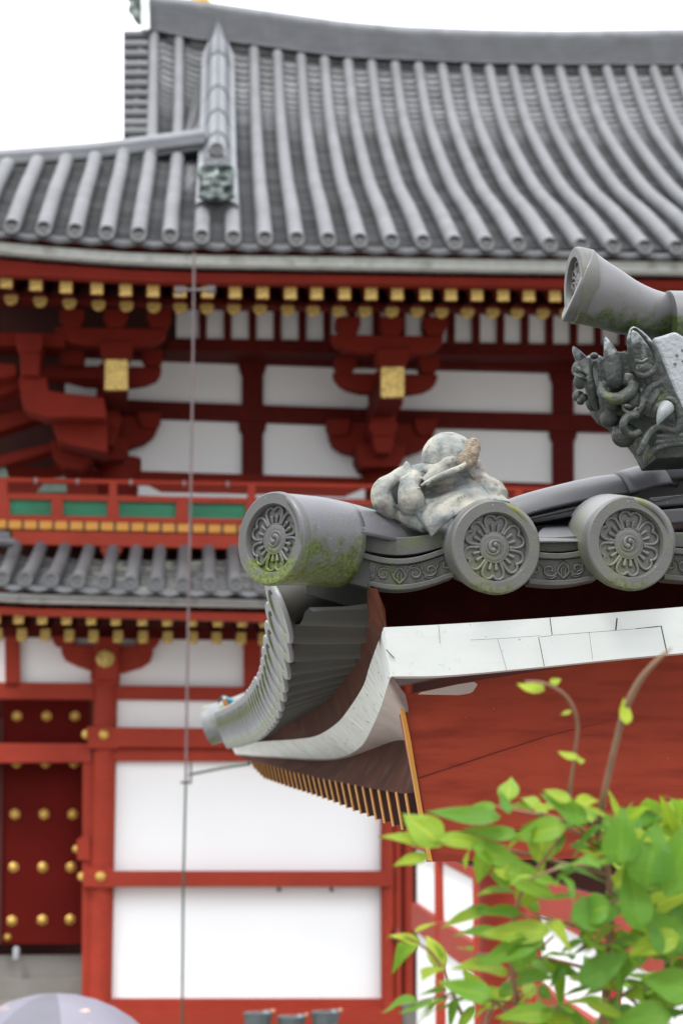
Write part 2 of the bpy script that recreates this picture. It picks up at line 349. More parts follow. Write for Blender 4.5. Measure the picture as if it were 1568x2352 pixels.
for x, y, r in ((312, -5, .13), (300, -12, .1), (318, 12, .12), (306, 22, .1), (316, 34, .1), (322, 48, .08), (308, 8, .09), (320, 0, .1), (315, 42, .07)): oe.ball(H.at(x, y, -5.2), r, seg=8)
o = oe.build('ridge_demon_tile', ONIF, hall, smooth=180); md = o.modifiers.new('r', 'REMESH'); md.mode = 'VOXEL'; md.voxel_size = .035
fn = MB(); c = H.at(460, 6, -5.4); fn.ball(c, (.17, .17, .15), tn=1); fn.lathe([(.14, .0), (.13, .1), (.05, .2), (.04, .6)], c, (0, 0, 1), seg=12)
fn.build('ridge_finial', GOLD, hall, smooth=60, label='gilded finial base on top of the main ridge')

# --- descending ridge with rounded two-sided cover
dr = MB(); rows = []
KD = -1.52
FB0 = min((abs(spx(surf(KD, f, .2))[1] - 462), f) for f in np.linspace(.1, .7, 200))[1]; FB1 = min((abs(spx(surf(KD, f, .5))[1] - 345), f) for f in np.linspace(.1, .8, 200))[1]
for i in range(25):
    f = FB1 + (.99 - FB1) * i / 24; p = surf(KD, f); wd = .185 if f < .93 else .185 * (1 - (f - .93) / .06 * .75)
    rows.append([p + Vector((-wd - .07, 0, -.1)), p + Vector((-wd - .07, 0, .16)), p + Vector((-wd, 0, .20)), p + Vector((-wd + .02, 0, .26)), p + Vector((-wd * .55, 0, .42)), p + Vector((0, 0, .50)), p + Vector((wd * .55, 0, .42)), p + Vector((wd - .02, 0, .26)), p + Vector((wd, 0, .20)), p + Vector((wd + .07, 0, .16)), p + Vector((wd + .07, 0, -.1))])
for i in range(24): dr.grid(rows[i:i + 2], tn=(1.15 if (i % 5) else 1.0))
dr.add(rows[0], [tuple(range(11))])
low = []
for i in range(9):
    f = FB0 + (FB1 - FB0) * i / 8; p = surf(KD, f); wd = .185; low.append([p + Vector((-wd - .07, 0, -.1)), p + Vector((-wd - .07, 0, .16)), p + Vector((-wd, 0, .20)), p + Vector((-wd * .5, 0, .24)), p + Vector((wd * .5, 0, .24)), p + Vector((wd, 0, .20)), p + Vector((wd + .07, 0, .16)), p + Vector((wd + .07, 0, -.1))])
dr.grid(low, tn=1.1); dr.add(low[0], [tuple(range(8))], tn=.15); dr.build('descending_ridge', RIDGE, hall, smooth=25)  # near-black end face: shade under the face tile put into its tint
ds = MB()
for i in range(24):
    if i % 5 == 0 and i: ds.tube([v + Vector((0, -.012, .012)) for v in rows[i][3:8]], .011, seg=6)
ds.tube([r[5] + Vector((0, 0, .006)) for r in rows], .012, seg=6)
ds.build('ridge_joint', M('verdigris_seam', (.05, .065, .065), .6), hall)
tp = MB(); c = H.at(498, 345, -(rows[0][5].y) + .35)
tp.tube([c, c + Vector((0, .7, .25))], .095, seg=16); tp.build('ridge_round_tile', TILE, hall, smooth=50)
put_disc(proto, upper_roof, (c.x, c.y - .01, c.z), R(-10), sc=1.02)
mk = MB(); WM = -(low[0][3].y) + .05
def mball(x, y, rx, rz, ry=.08, w_=0): mk.ball(H.at(x, y, WM + w_), (rx / 181., ry, rz / 181.), seg=10)
mball(497, 418, 36, 46, .12)
for s in (-1, 1):
    mball(497 + s * 22, 384, 16, 9, .10, .07); mball(497 + s * 16, 407, 8, 8, .07, .12); mball(497 + s * 24, 428, 15, 9, .1, .10); mball(497 + s * 34, 395, 10, 20, .08, 0); mball(497 + s * 30, 450, 14, 8, .07, .05)
mball(497, 408, 8, 18, .12, .13); mball(497, 424, 11, 7, .1, .15); mball(497, 442, 20, 7, .1, .08); mball(497, 456, 24, 7, .1, .06); mball(497, 383, 10, 12, .08, .1)
o = mk.build('demon_face_tile', ONIF, hall, smooth=180, label='small weathered demon face tile at the foot of the descending ridge')
md = o.modifiers.new('r', 'REMESH'); md.mode = 'VOXEL'; md.voxel_size = .02; o.modifiers.new('s', 'SMOOTH').iterations = 2
bk = MB(); hp(bk, [(472, 362), (524, 362), (536, 385), (538, 430), (520, 462), (476, 462), (458, 430), (460, 385)], WM - .03, WM - .5); bk.build('face_backplate', RIDGE, hall)
# --- side (hip) ridge running left
sr = MB(); HT = [(-500, 385), (0, 352), (225, 335), (450, 306), (470, 303)]
for j, (t0, t1, out, tn) in enumerate(((.28, .50, .02, 1.1), (.52, .66, .06, .8), (.68, 1.0, .0, 1.0))):
    xs = [-380 + 42.5 * i for i in range(21)]
    for a, b in zip(xs[:-1], xs[1:]):
        fw = -surf((a - 583) / 60, .52).y
        hp(sr, [(x, lut(HT, x) * (1 - t) + (lut(HIPB, x) + 4) * t) for x, t in ((a, t0), (b, t0), (b, t1), (a, t1))], -.9 + out, -1.5, tn=tn)
sr.tube([H.at(x, lut(HT, x) + 10, -1.1) for x in range(-380, 471, 50)], .11, seg=12, tn=1.2)
sr.build('side_ridge', RIDGE, hall, smooth=40)

# --- eave boards
ST = [(-400, 525), (0, 556), (150, 570), (300, 580), (450, 586), (784, 590), (1134, 596), (1568, 602), (2200, 612)]
SB = [(a, b + (18 if a < 500 else 20)) for a, b in ST]
wsb = MB(); hbar(wsb, -400, 1900, ST, SB, 3.15, 2.9, n=23); wsb.build('white_eave_strip', STRIP, hall)
EB = [(-400, 590), (0, 630), (150, 637), (400, 648), (784, 651), (1300, 659), (1900, 668)]
reb = MB(); hbar(reb, -400, 1900, [(a, b + 22) for a, b in SB], [(a, b) for a, b in EB], 3.02, 2.85, n=23); reb.build('eave_board', SHADE_RED, hall)
so = MB()   # boarding above the rafters and the dark gap under the tiles
pts = []
for x in range(-400, 1901, 115):
    a = H.at(x, lut(SB, x) - 12, 3.1); pts.append([Vector((a.x, -3.3, a.z + .12)), Vector((a.x, -3.05, a.z + .06)), Vector((a.x, -1.6, a.z + .62)), Vector((a.x, .9, a.z + 1.6))])
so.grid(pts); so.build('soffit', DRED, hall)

# --- rafters with gilded ends, two tiers
ux = [-128, -56, 15, 83, 152, 223, 289, 352, 414, 477, 540, 603, 667, 727, 791, 852, 912, 977, 1035, 1095, 1155, 1214, 1274, 1334, 1394, 1455, 1515, 1576]
UY = [(-200, 632), (15, 645), (83, 651), (152, 657), (223, 660), (289, 664), (352, 666), (540, 669), (667, 671), (912, 673), (1274, 677), (1576, 681)]
lx_ = [-114, -42, 26, 93, 160, 227, 291, 354, 414, 475, 537, 597, 661, 719, 778, 838, 900, 958, 1014, 1073, 1131, 1187, 1246, 1300, 1360, 1420, 1480, 1540, 1600]
LY = [(-200, 668), (26, 684), (93, 689), (160, 693), (227, 697), (291, 699), (354, 702), (414, 703), (537, 706), (778, 711), (1014, 714), (1300, 717), (1600, 722)]
def mkobj(mb, name, mat, parent, **k): return mb.build(name, mat, parent, **k)
r1 = MB(); r1.box(-.085, .085, .012, 1.5, -.09, .09); 
r1.v = [(x, y, z + y * .55) for x, y, z in r1.v]; R1 = r1.build('flying_rafter', DRED, hall)
c1 = MB(); c1.box(-.069, .069, 0, .06, -.078, .078); C1 = c1.build('gold_cap', GOLDF, R1, bevel=.008)
r2 = MB(); r2.tube([(0, .012, 0), (0, 3.2, 1.25)], .09, seg=14); R2 = r2.build('base_rafter', DRED, hall, smooth=50)
c2 = MB(); c2.lathe([(.0001, .0), (.05, .002), (.07, .0), (.082, -.003), (.082, -.05)], (0, 0, 0), (0, -1, 0), seg=20); C2 = c2.build('gold_cap', GOLDF, R2, smooth=40)
r3 = MB(); r3.box(-.06, .06, .012, 1.6, -.075, .075); r3.v = [(x, y, z + y * .35) for x, y, z in r3.v]; R3 = r3.build('flying_rafter', DRED, hall)
c3 = MB(); c3.box(-.061, .061, 0, .06, -.078, .078); C3 = c3.build('gold_cap', GOLDF, R3, bevel=.018)
def rep(pr, cap, locs):
    for i, l in enumerate(locs):
        if i == 0: o, q = pr, cap
        else:
            o = pr.copy(); q = cap.copy(); COL.objects.link(o); COL.objects.link(q); q.parent = o
        o.parent = hall; o.location = l
rep(R1, C1, [H.at(x, lut(UY, x), 2.85) for x in ux])
rep(R2, C2, [H.at(x, lut(LY, x), 2.0) for x in lx_])
fb_ = MB()   # bar the flying rafters rest on
hbar(fb_, -300, 1750, [(a, b - 14) for a, b in LY], [(a, b - 4) for a, b in LY], 1.9, 1.7, n=12); fb_.build('rafter_bar', DRED, hall)

# --- upper storey wall and frame
WU = -.6
uw = MB(); hp(uw, [(150, 760), (1750, 790), (1750, 1260), (150, 1245)], WU, WU - .15); uw.build('upper_wall', WHITE, hall)
TB_T = [(-300, 750), (300, 780), (560, 789), (870, 797), (1272, 806), (1900, 818)]; TB_B = [(-300, 795), (300, 822), (560, 832), (870, 842), (1272, 852), (1900, 866)]
MBT = [(-300, 890), (300, 919), (560, 930), (835, 939), (1270, 949), (1900, 963)]; MBB = [(-300, 930), (300, 955), (400, 962), (560, 968), (830, 976), (1270, 988), (1900, 1004)]
BBT = [(-300, 1060), (320, 1082), (555, 1089), (830, 1097), (1270, 1110), (1900, 1128)]; BBB = [(a, b + 24) for a, b in BBT]
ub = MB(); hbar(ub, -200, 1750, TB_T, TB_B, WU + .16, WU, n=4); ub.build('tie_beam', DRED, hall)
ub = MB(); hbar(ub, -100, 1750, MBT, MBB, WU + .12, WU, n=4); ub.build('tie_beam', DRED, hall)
ub = MB(); hbar(ub, -100, 1750, BBT, BBB, WU + .14, WU, n=4); ub.build('tie_beam', SHADE_RED, hall)
for cx, y0 in ((580, 0), (1293, 18), (1950, 30)):
    st = MB(); q = 1 if cx < 1900 else 1
    a, b = cx - 24, cx + 24
    hp(st, [(a - 9, 832 + y0), (b + 9, 832 + y0), (b + 5, 850 + y0), (b, 862 + y0), (b, 930 + y0), (a, 930 + y0), (a, 862 + y0), (a - 5, 850 + y0)], WU + .08, WU)
    hp(st, [(a - 8, 966 + y0), (b + 8, 966 + y0), (b + 6, 985 + y0), (b, 998 + y0), (b, 1094 + y0), (a, 1094 + y0), (a, 998 + y0), (a - 6, 985 + y0)], WU + .08, WU)
    if cx < 1900: st.build('strut', DRED, hall)
# white slips under the lowest tie
ws = MB(); hp(ws, [(314, 1111), (335, 1112), (370, 1131), (600, 1136), (790, 1142), (838, 1121), (838, 1146), (600, 1146), (314, 1138)], WU + .16, WU); 
hp(ws, [(915, 1128), (960, 1140), (1270, 1150), (1270, 1160), (915, 1150)], WU + .16, WU); ws.build('base_plaster', WHITE, hall)
sill = MB(); hbar(sill, -100, 1750, [(a, b + 24) for a, b in BBT], [(a, b + 110) for a, b in BBT], WU + .15, WU, n=4); sill.build('floor_beam', RED, hall)
# slatted coving: white boards between red ribs
cv = MB(); hp(cv, [(405, 680), (1750, 715), (1750, 812), (405, 790)], .0, -.05); cv.build('coving', WHITE, hall)
rib = MB()
for i in range(24):
    x = 466 + 57 * i + (0 if i < 12 else (i - 11) * -1); y = 800 + i * 1.2
    hp(rib, [(x - 9, 680), (x + 9, 680), (x + 8, y), (x - 8, y)], .06, .0)
hbar(rib, 380, 1750, [(0, 774), (480, 778), (1568, 795)], [(0, 800), (480, 806), (1568, 824)], .05, -.45, n=3)
hbar(rib, 380, 1750, [(0, 680), (1568, 695)], [(0, 690), (1568, 706)], .3, -.1, n=3)
rib.build('coving_ribs', DRED, hall)
cvb = MB(); hp(cvb, [(-300, 540), (410, 560), (410, 800), (-300, 800)], -.1, -.2); hp(cvb, [(410, 540), (1750, 560), (1750, 700), (410, 686)], .1, -.2); hp(cvb, [(-200, 1330), (920, 1350), (920, 1446), (-200, 1430)], .14, -.1); cvb.build('shade_boarding', DARK, hall)

# --- bracket sets on the columns
def bracket(dx, dy):
    def q(pts): return [(x + dx, y + dy) for x, y in pts]
    b = MB()
    hp(b, q([(820, 1020), (929, 1020), (929, 1050), (918, 1072), (832, 1072), (820, 1050)]), .02, -.55)          # capital
    hp(b, q([(752, 968), (1000, 974), (999, 990), (993, 1006), (985, 1020), (965, 1034), (935, 1044), (815, 1044), (785, 1036), (765, 1022), (757, 1004), (753, 985)]), -.28, -.5)
    for x in (778, 978):
        hp(b, q([(x - 26, 962), (x + 26, 962), (x + 26, 980), (x + 16, 1000), (x - 16, 1000), (x - 26, 980)]), -.2, -.5)
    hp(b, q([(857, 905), (905, 905), (908, 950), (909, 975), (905, 1000), (903, 1020), (896, 1040), (866, 1040), (858, 1020), (857, 1000), (852, 975)]), .34, -.5)
    hp(b, q([(848, 968), (912, 968), (912, 984), (900, 1000), (860, 1000), (848, 984)]), .38, -.4)
    hp(b, q([(765, 855), (1006, 860), (1003, 876), (994, 888), (972, 898), (940, 903), (830, 901), (798, 893), (780, 882), (769, 868)]), .5, .3)      # middle arm
    for x in (794, 985): hp(b, q([(x - 24, 818), (x + 24, 818), (x + 24, 838), (x + 15, 856), (x - 15, 856), (x - 24, 838)]), .55, .28)
    hp(b, q([(862, 852), (930, 852), (925, 930), (868, 930)]), .62, -.4)
    hp(b, q([(760, 768), (1018, 772), (1015, 788), (1004, 800), (982, 808), (940, 812), (835, 810), (795, 803), (772, 792), (763, 780)]), 1.18, .95)  # upper arm
    hp(b, q([(864, 800), (940, 800), (940, 822), (928, 846), (876, 846), (864, 822)]), 1.22, .9)
    for x in (800, 900, 1000): hp(b, q([(x - 28, 726), (x + 28, 726), (x + 28, 746), (x + 18, 768), (x - 18, 768), (x - 28, 746)]), 1.2, .93)
    br = b.build('bracket_set', SHADE_RED, hall, bevel=.012)
    g = MB(); hp(g, q([(875, 846), (878, 843), (925, 843), (928, 846), (928, 909), (925, 912), (878, 912), (875, 909)]), 1.62, 1.56); g.build('gold_plate', GOLDF, br)
    g = MB(); hp(g, q([(877, 846), (926, 846), (926, 910), (877, 910)]), 1.555, .2); g.build('tail_rafter', DRED, hall)
bracket(0, 0); bracket(-634, -17); bracket(1270 - 560, 12)
pb = MB(); hbar(pb, -300, 1750, [(0, 676), (784, 690), (1568, 700)], [(0, 692), (784, 706), (1568, 716)], 1.25, 1.0, n=4); pb.build('eave_purlin', DRED, hall)
for cx, top, bot in ((272, 1055, 1240), (875, 1070, 1260), (1640, 1090, 1280)):
    c = MB(); a = H.at(cx, 1150, WU + .1); r = .29 if cx < 500 else .25
    z0, z1 = H.at(cx, bot, WU).z, H.at(cx, top, WU).z
    c.tube([(a.x, -WU - .02, z0), (a.x, -WU - .02, z1)], r, seg=24); c.build('upper_column', SHADE_RED, hall, smooth=50)
# corner bracket work at the left
cb = MB()
hp(cb, [(-60, 760), (150, 765), (150, 795), (-60, 790)], 1.2, .9); hp(cb, [(92, 838), (250, 842), (250, 872), (92, 868)], .6, .3)
hp(cb, [(38, 762), (100, 764), (100, 790), (92, 808), (48, 808), (38, 790)], 1.5, .9); hp(cb, [(47, 806), (94, 808), (92, 862), (48, 860)], 1.45, .8)
hp(cb, [(44, 862), (108, 864), (112, 896), (170, 905), (240, 912), (245, 960), (150, 958), (110, 960), (75, 948), (52, 930), (47, 900)], 1.3, .9)
hp(cb, [(114, 945), (160, 940), (245, 935), (248, 1040), (200, 1030), (160, 1020), (135, 1012), (126, 985)], .9, .3)
hp(cb, [(118, 1008), (160, 1020), (210, 1030), (215, 1055), (190, 1080), (150, 1075), (122, 1050)], .3, -.4)
hp(cb, [(140, 800), (196, 802), (192, 838), (150, 838)], .8, .4); hp(cb, [(-60, 830), (40, 835), (40, 860), (-60, 880)], 1.2, .8); hp(cb, [(-60, 880), (60, 860), (60, 885), (-60, 930)], .9, .5)
hp(cb, [(-60, 960), (110, 930), (110, 955), (-60, 1010)], .4, 0); hp(cb, [(-60, 1060), (140, 1010), (140, 1030), (-60, 1090)], .2, -.2)
cb.build('corner_bracket_set', SHADE_RED, hall, bevel=.02)
for s in range(1): 
    dk = MB(); hp(dk, [(-400, 780), (230, 780), (230, 1140), (-400, 1140)], WU - .02, WU - .3); dk.build('shade_boarding', DARK, hall)
kp = MB(); hp(kp, [(85, 1130), (112, 1100), (150, 1094), (154, 1130)], .1, 0); hp(kp, [(-20, 1072), (12, 1070), (20, 1095), (-20, 1100)], .1, 0); kp.build('side_lattice', COPPER, hall)

# --- balcony
bal = MB(); WB = .95
r1y = [(-100, 1094), (0, 1097), (850, 1112), (1568, 1124)]; r2y = [(-100, 1134), (0, 1137), (600, 1148), (900, 1153), (1568, 1164)]; r3y = [(-100, 1184), (0, 1187), (600, 1196), (900, 1200), (1568, 1211)]
def rail(ys, r, name, x0=-60, x1=1750):
    m = MB(); m.tube([H.at(x, lut(ys, x), WB) for x in range(x0, x1 + 1, 90)], r, seg=10); m.build(name, RED, hall, smooth=50)
rail([(a, b + 6) for a, b in r1y], .036, 'top_rail')
m = MB(); hbar(m, -60, 1750, [(a, b - 4) for a, b in r2y], [(a, b + 9) for a, b in r2y], WB + .03, WB - .04, n=6); m.build('middle_rail', RED, hall)
m = MB(); hbar(m, -60, 1750, [(a, b - 4) for a, b in r3y], [(a, b + 9) for a, b in r3y], WB + .08, WB - .15, n=6); m.build('bottom_rail', RED, hall)
for i, x in enumerate((6, 132, 260, 418, 578, 737, 895, 1053, 1190, 1340, 1500)):
    tall = x in (6, 260, 578, 895, 1190, 1500); m = MB(); hw = 13 if x != 6 else 17; t = lut(r1y if tall else r2y, x) + (4 if tall else 3)
    hp(m, [(x - hw * .7, t), (x + hw * .7, t), (x + hw * .7, lut(r2y, x)), (x + hw, lut(r2y, x) + 14), (x + hw, lut(r3y, x)), (x - hw, lut(r3y, x)), (x - hw, lut(r2y, x) + 14), (x - hw * .7, lut(r2y, x))], WB + .04, WB - .06); m.build('rail_post', RED, hall, bevel=.008)
m = MB()
for j in range(7):
    f0 = j / 7; hbar(m, -60, 1750, [(a, b + 10 + f0 * 36) for a, b in r2y], [(a, b + 10 + f0 * 36 + 3.6) for a, b in r2y], WB - .02, WB - .05, n=4)
m.build('green_slat_panel', GREEN, hall)
m = MB(); hbar(m, -60, 1750, [(a, b + 6) for a, b in r2y], [(a, b + 50) for a, b in r2y], WB - .12, WB - .16, n=4); m.build('slat_backing', M('pale_green_board', (.20, .36, .28), .7, var=.5, vscale=1.0), hall)
m = MB()
for x in (176, 298, 80, 420, 520): 
    m = MB(); p = H.at(x, lut(r1y, x) + 6, WB); m.tube([p, p + Vector((.03, 0, 0))], .039, seg=10); m.build('rail_ferrule', BK_, hall, smooth=50)
je = [(-100, 1200), (35, 1205), (530, 1215), (1568, 1236)]
j0 = MB(); j0.box(-.078, .078, 0, .9, -.052, .052); JE = j0.build('joist_end', YEL, hall, bevel=.012)
xs_ = [-35 + 35.2 * i for i in range(47)]
for i, x in enumerate(xs_):
    o = JE if i == 0 else JE.copy()
    if i: COL.objects.link(o)
    o.parent = hall; o.location = H.at(x, lut(je, x), 1.06)
m = MB(); hbar(m, -60, 1700, [(a, b - 11) for a, b in je], [(a, b + 11) for a, b in je], 1.0, .3, n=3); m.build('joist_bed', METAL, hall)
m = MB(); hbar(m, 30, 1700, [(a, b + 13) for a, b in je], [(a, b + 45) for a, b in je], 1.05, .8, n=4); hp(m, [(230, 1246), (282, 1248), (280, 1266), (270, 1280), (240, 1280), (232, 1264)], 1.03, .8); m.build('balcony_beam', RED, hall)
m = MB(); hbar(m, -60, 1700, [(a, b - 12) for a, b in je], [(a, b + 130) for a, b in je], .3, .1, n=4); m.build('shade_boarding', DARK, hall)

# --- lower pent roof
LYB = [(-150, 1326), (5, 1336), (58, 1338), (118, 1340), (178, 1343), (240, 1345), (299, 1347), (359, 1349), (420, 1350), (542, 1350), (600, 1353), (1700, 1380)]
LYT = [(-100, 1250), (38, 1260), (95, 1263), (150, 1265), (205, 1268), (260, 1270), (535, 1270), (1700, 1290)]
lbx = [-57, 5, 58, 118, 178, 240, 299, 359, 420, 482, 542, 600] + [660 + 60 * i for i in range(6)]
ltx = [-20, 38, 95, 150, 205, 260, 314, 368, 424, 479, 535, 590] + [645 + 55 * i for i in range(6)]
def lsurf(k, f, lift=0):
    xb = float(np.interp(k, range(18), lbx)); xt = float(np.interp(k, range(18), ltx)); B = H.at(xb, lut(LYB, xb), 2.35); T = H.at(xt, lut(LYT, xt), 1.0)
    z = B.z + (T.z - B.z) * (f ** 1.25); return Vector((B.x + (T.x - B.x) * f, B.y + (T.y - B.y) * f, z + lift))
m = MB()
for k in range(17):
    m.mi = 0 if k < 4 else 1; pans(m, k, 0, 1, rows=7, ptf=lsurf, dip=.04)
m.mi = 0; m.grid([[lsurf(k, 0, -.1), lsurf(k, 1, -.1)] for k in range(18)])
lr = m.build('lower_roof', [PAN, PANOLD], hall, label='narrow lower roof below the balcony with lichened tiles')
m = MB()
for k in range(18): barrel(m, lambda f, k=k: lsurf(k, f, .04), 0, 1, r=.078, tiles=4)
for k in range(18): 
    p = lsurf(k, 1, .04); m.ball(p, .078, seg=10)
m.build('lower_barrel_tiles', TILE, hall, smooth=50)
for k in range(18): p = lsurf(k, 0, .03); put_disc(proto, lr, (p.x, p.y - .02, p.z), R(-10), sc=.95)
m = MB()
for k in range(17): lips(m, lsurf(k, 0), lsurf(k + 1, 0), .04, .06, .03)
m.build('lower_eave_lips', RIDGE, hall)
m = MB(); m.tube([H.at(x, 1230 + x * .12, 1.75 - .003 * x) for x in (-80, 0, 18)], .06, seg=12); m.tube([H.at(x, 1243 + x * .12, 1.78 - .003 * x) for x in (-80, 0, 28)], .06, seg=12); m.build('lower_hip_ridge', RIDGE, hall, smooth=50)
m = MB(); hbar(m, -100, 1300, [(-100, 1356), (0, 1363), (610, 1378), (1300, 1394)], [(-100, 1373), (0, 1381), (610, 1393), (1300, 1410)], 2.2, 2.0, n=8); m.build('white_eave_strip', STRIP, hall)
m = MB(); hbar(m, -100, 1300, [(-100, 1388), (0, 1396), (610, 1408), (1300, 1422)], [(-100, 1402), (0, 1410), (610, 1426), (1300, 1440)], 2.1, 1.9, n=8); m.build('eave_board', RED, hall)
m = MB(); m.grid([[H.at(x, 1374 + x * .024, 2.3), H.at(x, 1376 + x * .024, 1.9) + Vector((0, 0, .05)), H.at(x, 1376 + x * .024, 1.9) + Vector((0, 2.0, .35))] for x in range(-100, 1301, 100)]); m.build('soffit', DRED, hall)
rx = [-10, 43.5, 97.5, 153.5, 210, 266.5, 327.5, 384.5, 441, 500.5, 556.5, 608, 666, 724, 782]
rep(R3, C3, [H.at(x, 1417 + x * .0135, 1.95) for x in rx])
R4 = R3.copy(); R4.name = 'base_rafter'; COL.objects.link(R4); C4 = C3.copy(); COL.objects.link(C4); C4.parent = R4
rep(R4, C4, [H.at(x, 1456 + x * .0165, 1.15) for x in (-5, 51, 104.5, 159.5, 215, 271.5, 329, 385.5, 443, 497.5, 554, 605, 662, 720)])

# --- lower storey
ww = MB(); hp(ww, [(250, 1400), (905, 1410), (905, 2330), (250, 2330)], 0, -.15); hp(ww, [(-150, 1400), (218, 1400), (218, 1590), (-150, 1590)], 0, -.15); ww.build('lower_wall', WHITE, hall)
m = MB(); hp(m, [(-100, 1430), (900, 1444), (900, 1474), (-100, 1460)], .12, 0); m.build('tie_beam', DRED, hall)
# bracket above the column with round gold boss
b = MB()
hp(b, [(140, 1480), (350, 1484), (352, 1500), (345, 1520), (325, 1533), (285, 1545), (275, 1545), (275, 1570), (210, 1570), (212, 1540), (180, 1530), (150, 1516), (142, 1500)], .14, 0)
hp(b, [(120, 1458), (175, 1460), (175, 1470), (165, 1484), (130, 1484), (120, 1470)], .16, 0); hp(b, [(312, 1462), (366, 1464), (366, 1474), (355, 1488), (322, 1488), (312, 1474)], .16, 0)
hp(b, [(218, 1462), (272, 1462), (272, 1560), (218, 1560)], .3, 0)
hp(b, [(208, 1535), (276, 1535), (276, 1556), (264, 1575), (218, 1575), (208, 1556)], .2, -.05)
br = b.build('lower_bracket', RED, hall, bevel=.01)
g = MB(); c = H.at(242, 1512, .34); g.lathe([(.0001, .02), (.06, .02), (.09, .016), (.118, .0), (.118, -.06)], c, (0, -1, 0), seg=8); g.build('gold_boss', GOLDF, br)
m = MB()
hp(m, [(12, 1455), (48, 1455), (46, 1475), (47, 1580), (13, 1580), (12, 1475)], .1, 0); m.build('strut', RED, hall); m = MB(); hp(m, [(555, 1470), (604, 1470), (600, 1490), (600, 1580), (560, 1580), (560, 1490)], .1, 0); m.build('strut', RED, hall)
def cyl(px, y0, y1, r, name, mat, wc=0., parent=hall, seg=24):
    p = H.at(px[0], px[1], wc); z0, z1 = H.at(px[0], y1, wc).z, H.at(px[0], y0, wc).z; c = MB(); c.tube([(p.x, -wc, z0), (p.x, -wc, z1)], r, seg=seg); return c.build(name, mat, parent, smooth=50)
cyl((236, 1930), 1560, 2310, .150, 'column', RED, .03)
m = MB(); hp(m, [(190, 1750), (212, 1750), (210, 2290), (188, 2290)], .06, -.3); hp(m, [(250, 1750), (262, 1750), (256, 2294), (244, 2294)], .09, -.1); m.build('door_jamb', RED, hall, bevel=.01)
m = MB(); hp(m, [(262, 1574), (900, 1582), (900, 1614), (262, 1606)], .1, 0); m.build('wall_beam', RED, hall)
m = MB(); hp(m, [(-100, 1566), (216, 1569), (216, 1606), (-100, 1604)], .1, -.1); m.build('wall_beam', RED, hall)
m = MB(); hp(m, [(200, 1668), (262, 1670), (900, 1676), (900, 1720), (275, 1716), (262, 1720), (202, 1718)], .23, .0); hp(m, [(262, 1718), (900, 1722), (900, 1750), (262, 1748)], .12, 0); m.build('wall_beam', RED, hall, bevel=.01)
m = MB(); hp(m, [(190, 1993), (262, 1994), (262, 2000), (900, 2000), (900, 2037), (262, 2037), (255, 2040), (192, 2037)], .23, 0); m.build('wall_beam', RED, hall, bevel=.01)
m = MB(); hp(m, [(190, 2294), (920, 2294), (920, 2320), (190, 2320)], .12, -.1); hp(m, [(190, 2318), (920, 2318), (920, 2420), (190, 2420)], .2, -.1); m.build('base_beam', RED, hall)
m = MB(); hp(m, [(-100, 1706), (208, 1708), (208, 1750), (-100, 1752)], .1, -.2); m.build('door_lintel', RED, hall)
for i, (x, y) in enumerate(((239, 1687), (231, 2013))):
    m = MB(); c = H.at(x, y, .23); m.lathe([(.0001, .06), (.03, .055), (.052, .035), (.062, 0), (.068, -.005)], c, (0, -1, 0), seg=20); m.build('nail_cover', GOLD, hall, smooth=60)
for i, (x, y) in enumerate(((199, 1687), (190, 2013))):
    m = MB(); c = H.at(x, y, .12); m.lathe([(.0001, .06), (.03, .055), (.052, .035), (.062, 0), (.068, -.005)], c, (-1, 0, 0), seg=20); m.build('nail_cover', GOLD, hall, smooth=60)
# door with hexagonal studs
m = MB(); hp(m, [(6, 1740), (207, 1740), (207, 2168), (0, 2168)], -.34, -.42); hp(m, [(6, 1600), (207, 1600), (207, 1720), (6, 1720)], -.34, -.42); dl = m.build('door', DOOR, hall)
m = MB(); hp(m, [(-200, 1600), (0, 1600), (-2, 2168), (-200, 2168)], -.36, -.42); m.build('door', DOOR, hall)
sd0 = MB(); sd0.lathe([(.066, -.002), (.066, .01), (.05, .018)], (0, 0, 0), (0, -1, 0), seg=6, ref=Vector((0, 0, 1))); sd0.lathe([(.034, .014), (.030, .026), (.018, .034), (.0001, .037)], (0, 0, 0), (0, -1, 0), seg=14); SD = sd0.build('door_stud', GOLD, dl)
sp = [(40, 1645), (108, 1645), (173, 1645), (39, 1752), (105, 1752), (171, 1752), (35, 1870), (102, 1870), (168, 1870), (32, 1992), (99, 1992), (164, 1992), (28, 2115), (98, 2113), (162, 2112)]
for i, (x, y) in enumerate(sp):
    o = SD if i == 0 else SD.copy()
    if i: COL.objects.link(o); o.parent = dl
    o.location = H.at(x, y, -.34)
o = SD.copy(); COL.objects.link(o); o.parent = dl; o.location = H.at(18, 2153, -.34); o.scale = (.7, 1.2, .7)
m = MB(); hp(m, [(176, 1930), (186, 1922), (207, 1922), (207, 1975), (178, 1975)], .1, -.3); m.build('door_bracket', RED, hall); m = MB(); c = H.at(176, 1950, .0); m.ball(c, .05, seg=12); m.build('nail_cover', GOLD, hall, smooth=180)
m = MB(); hp(m, [(-200, 1590), (215, 1590), (215, 2200), (-200, 2200)], -.75, -.85); m.build('shade_boarding', DARK, hall)
# right hand corner
cyl((889, 2030), 1440, 2420, .085, 'corner_column', RED, .1); cyl((913, 2030), 1440, 2420, .045, 'downpipe', RED, .1); cyl((935, 2030), 1440, 2420, .07, 'downpipe', RED, .0)
m = MB(); hp(m, [(870, 1440), (1800, 1440), (1800, 2420), (870, 2420)], -.15, -.3); m.build('shade_boarding', DARK, hall)
m = MB()
for x in (641, 761): c = H.at(x, 2043, .15); m.ball(c, .03, seg=8)
m.build('wall_hooks', METAL, hall)
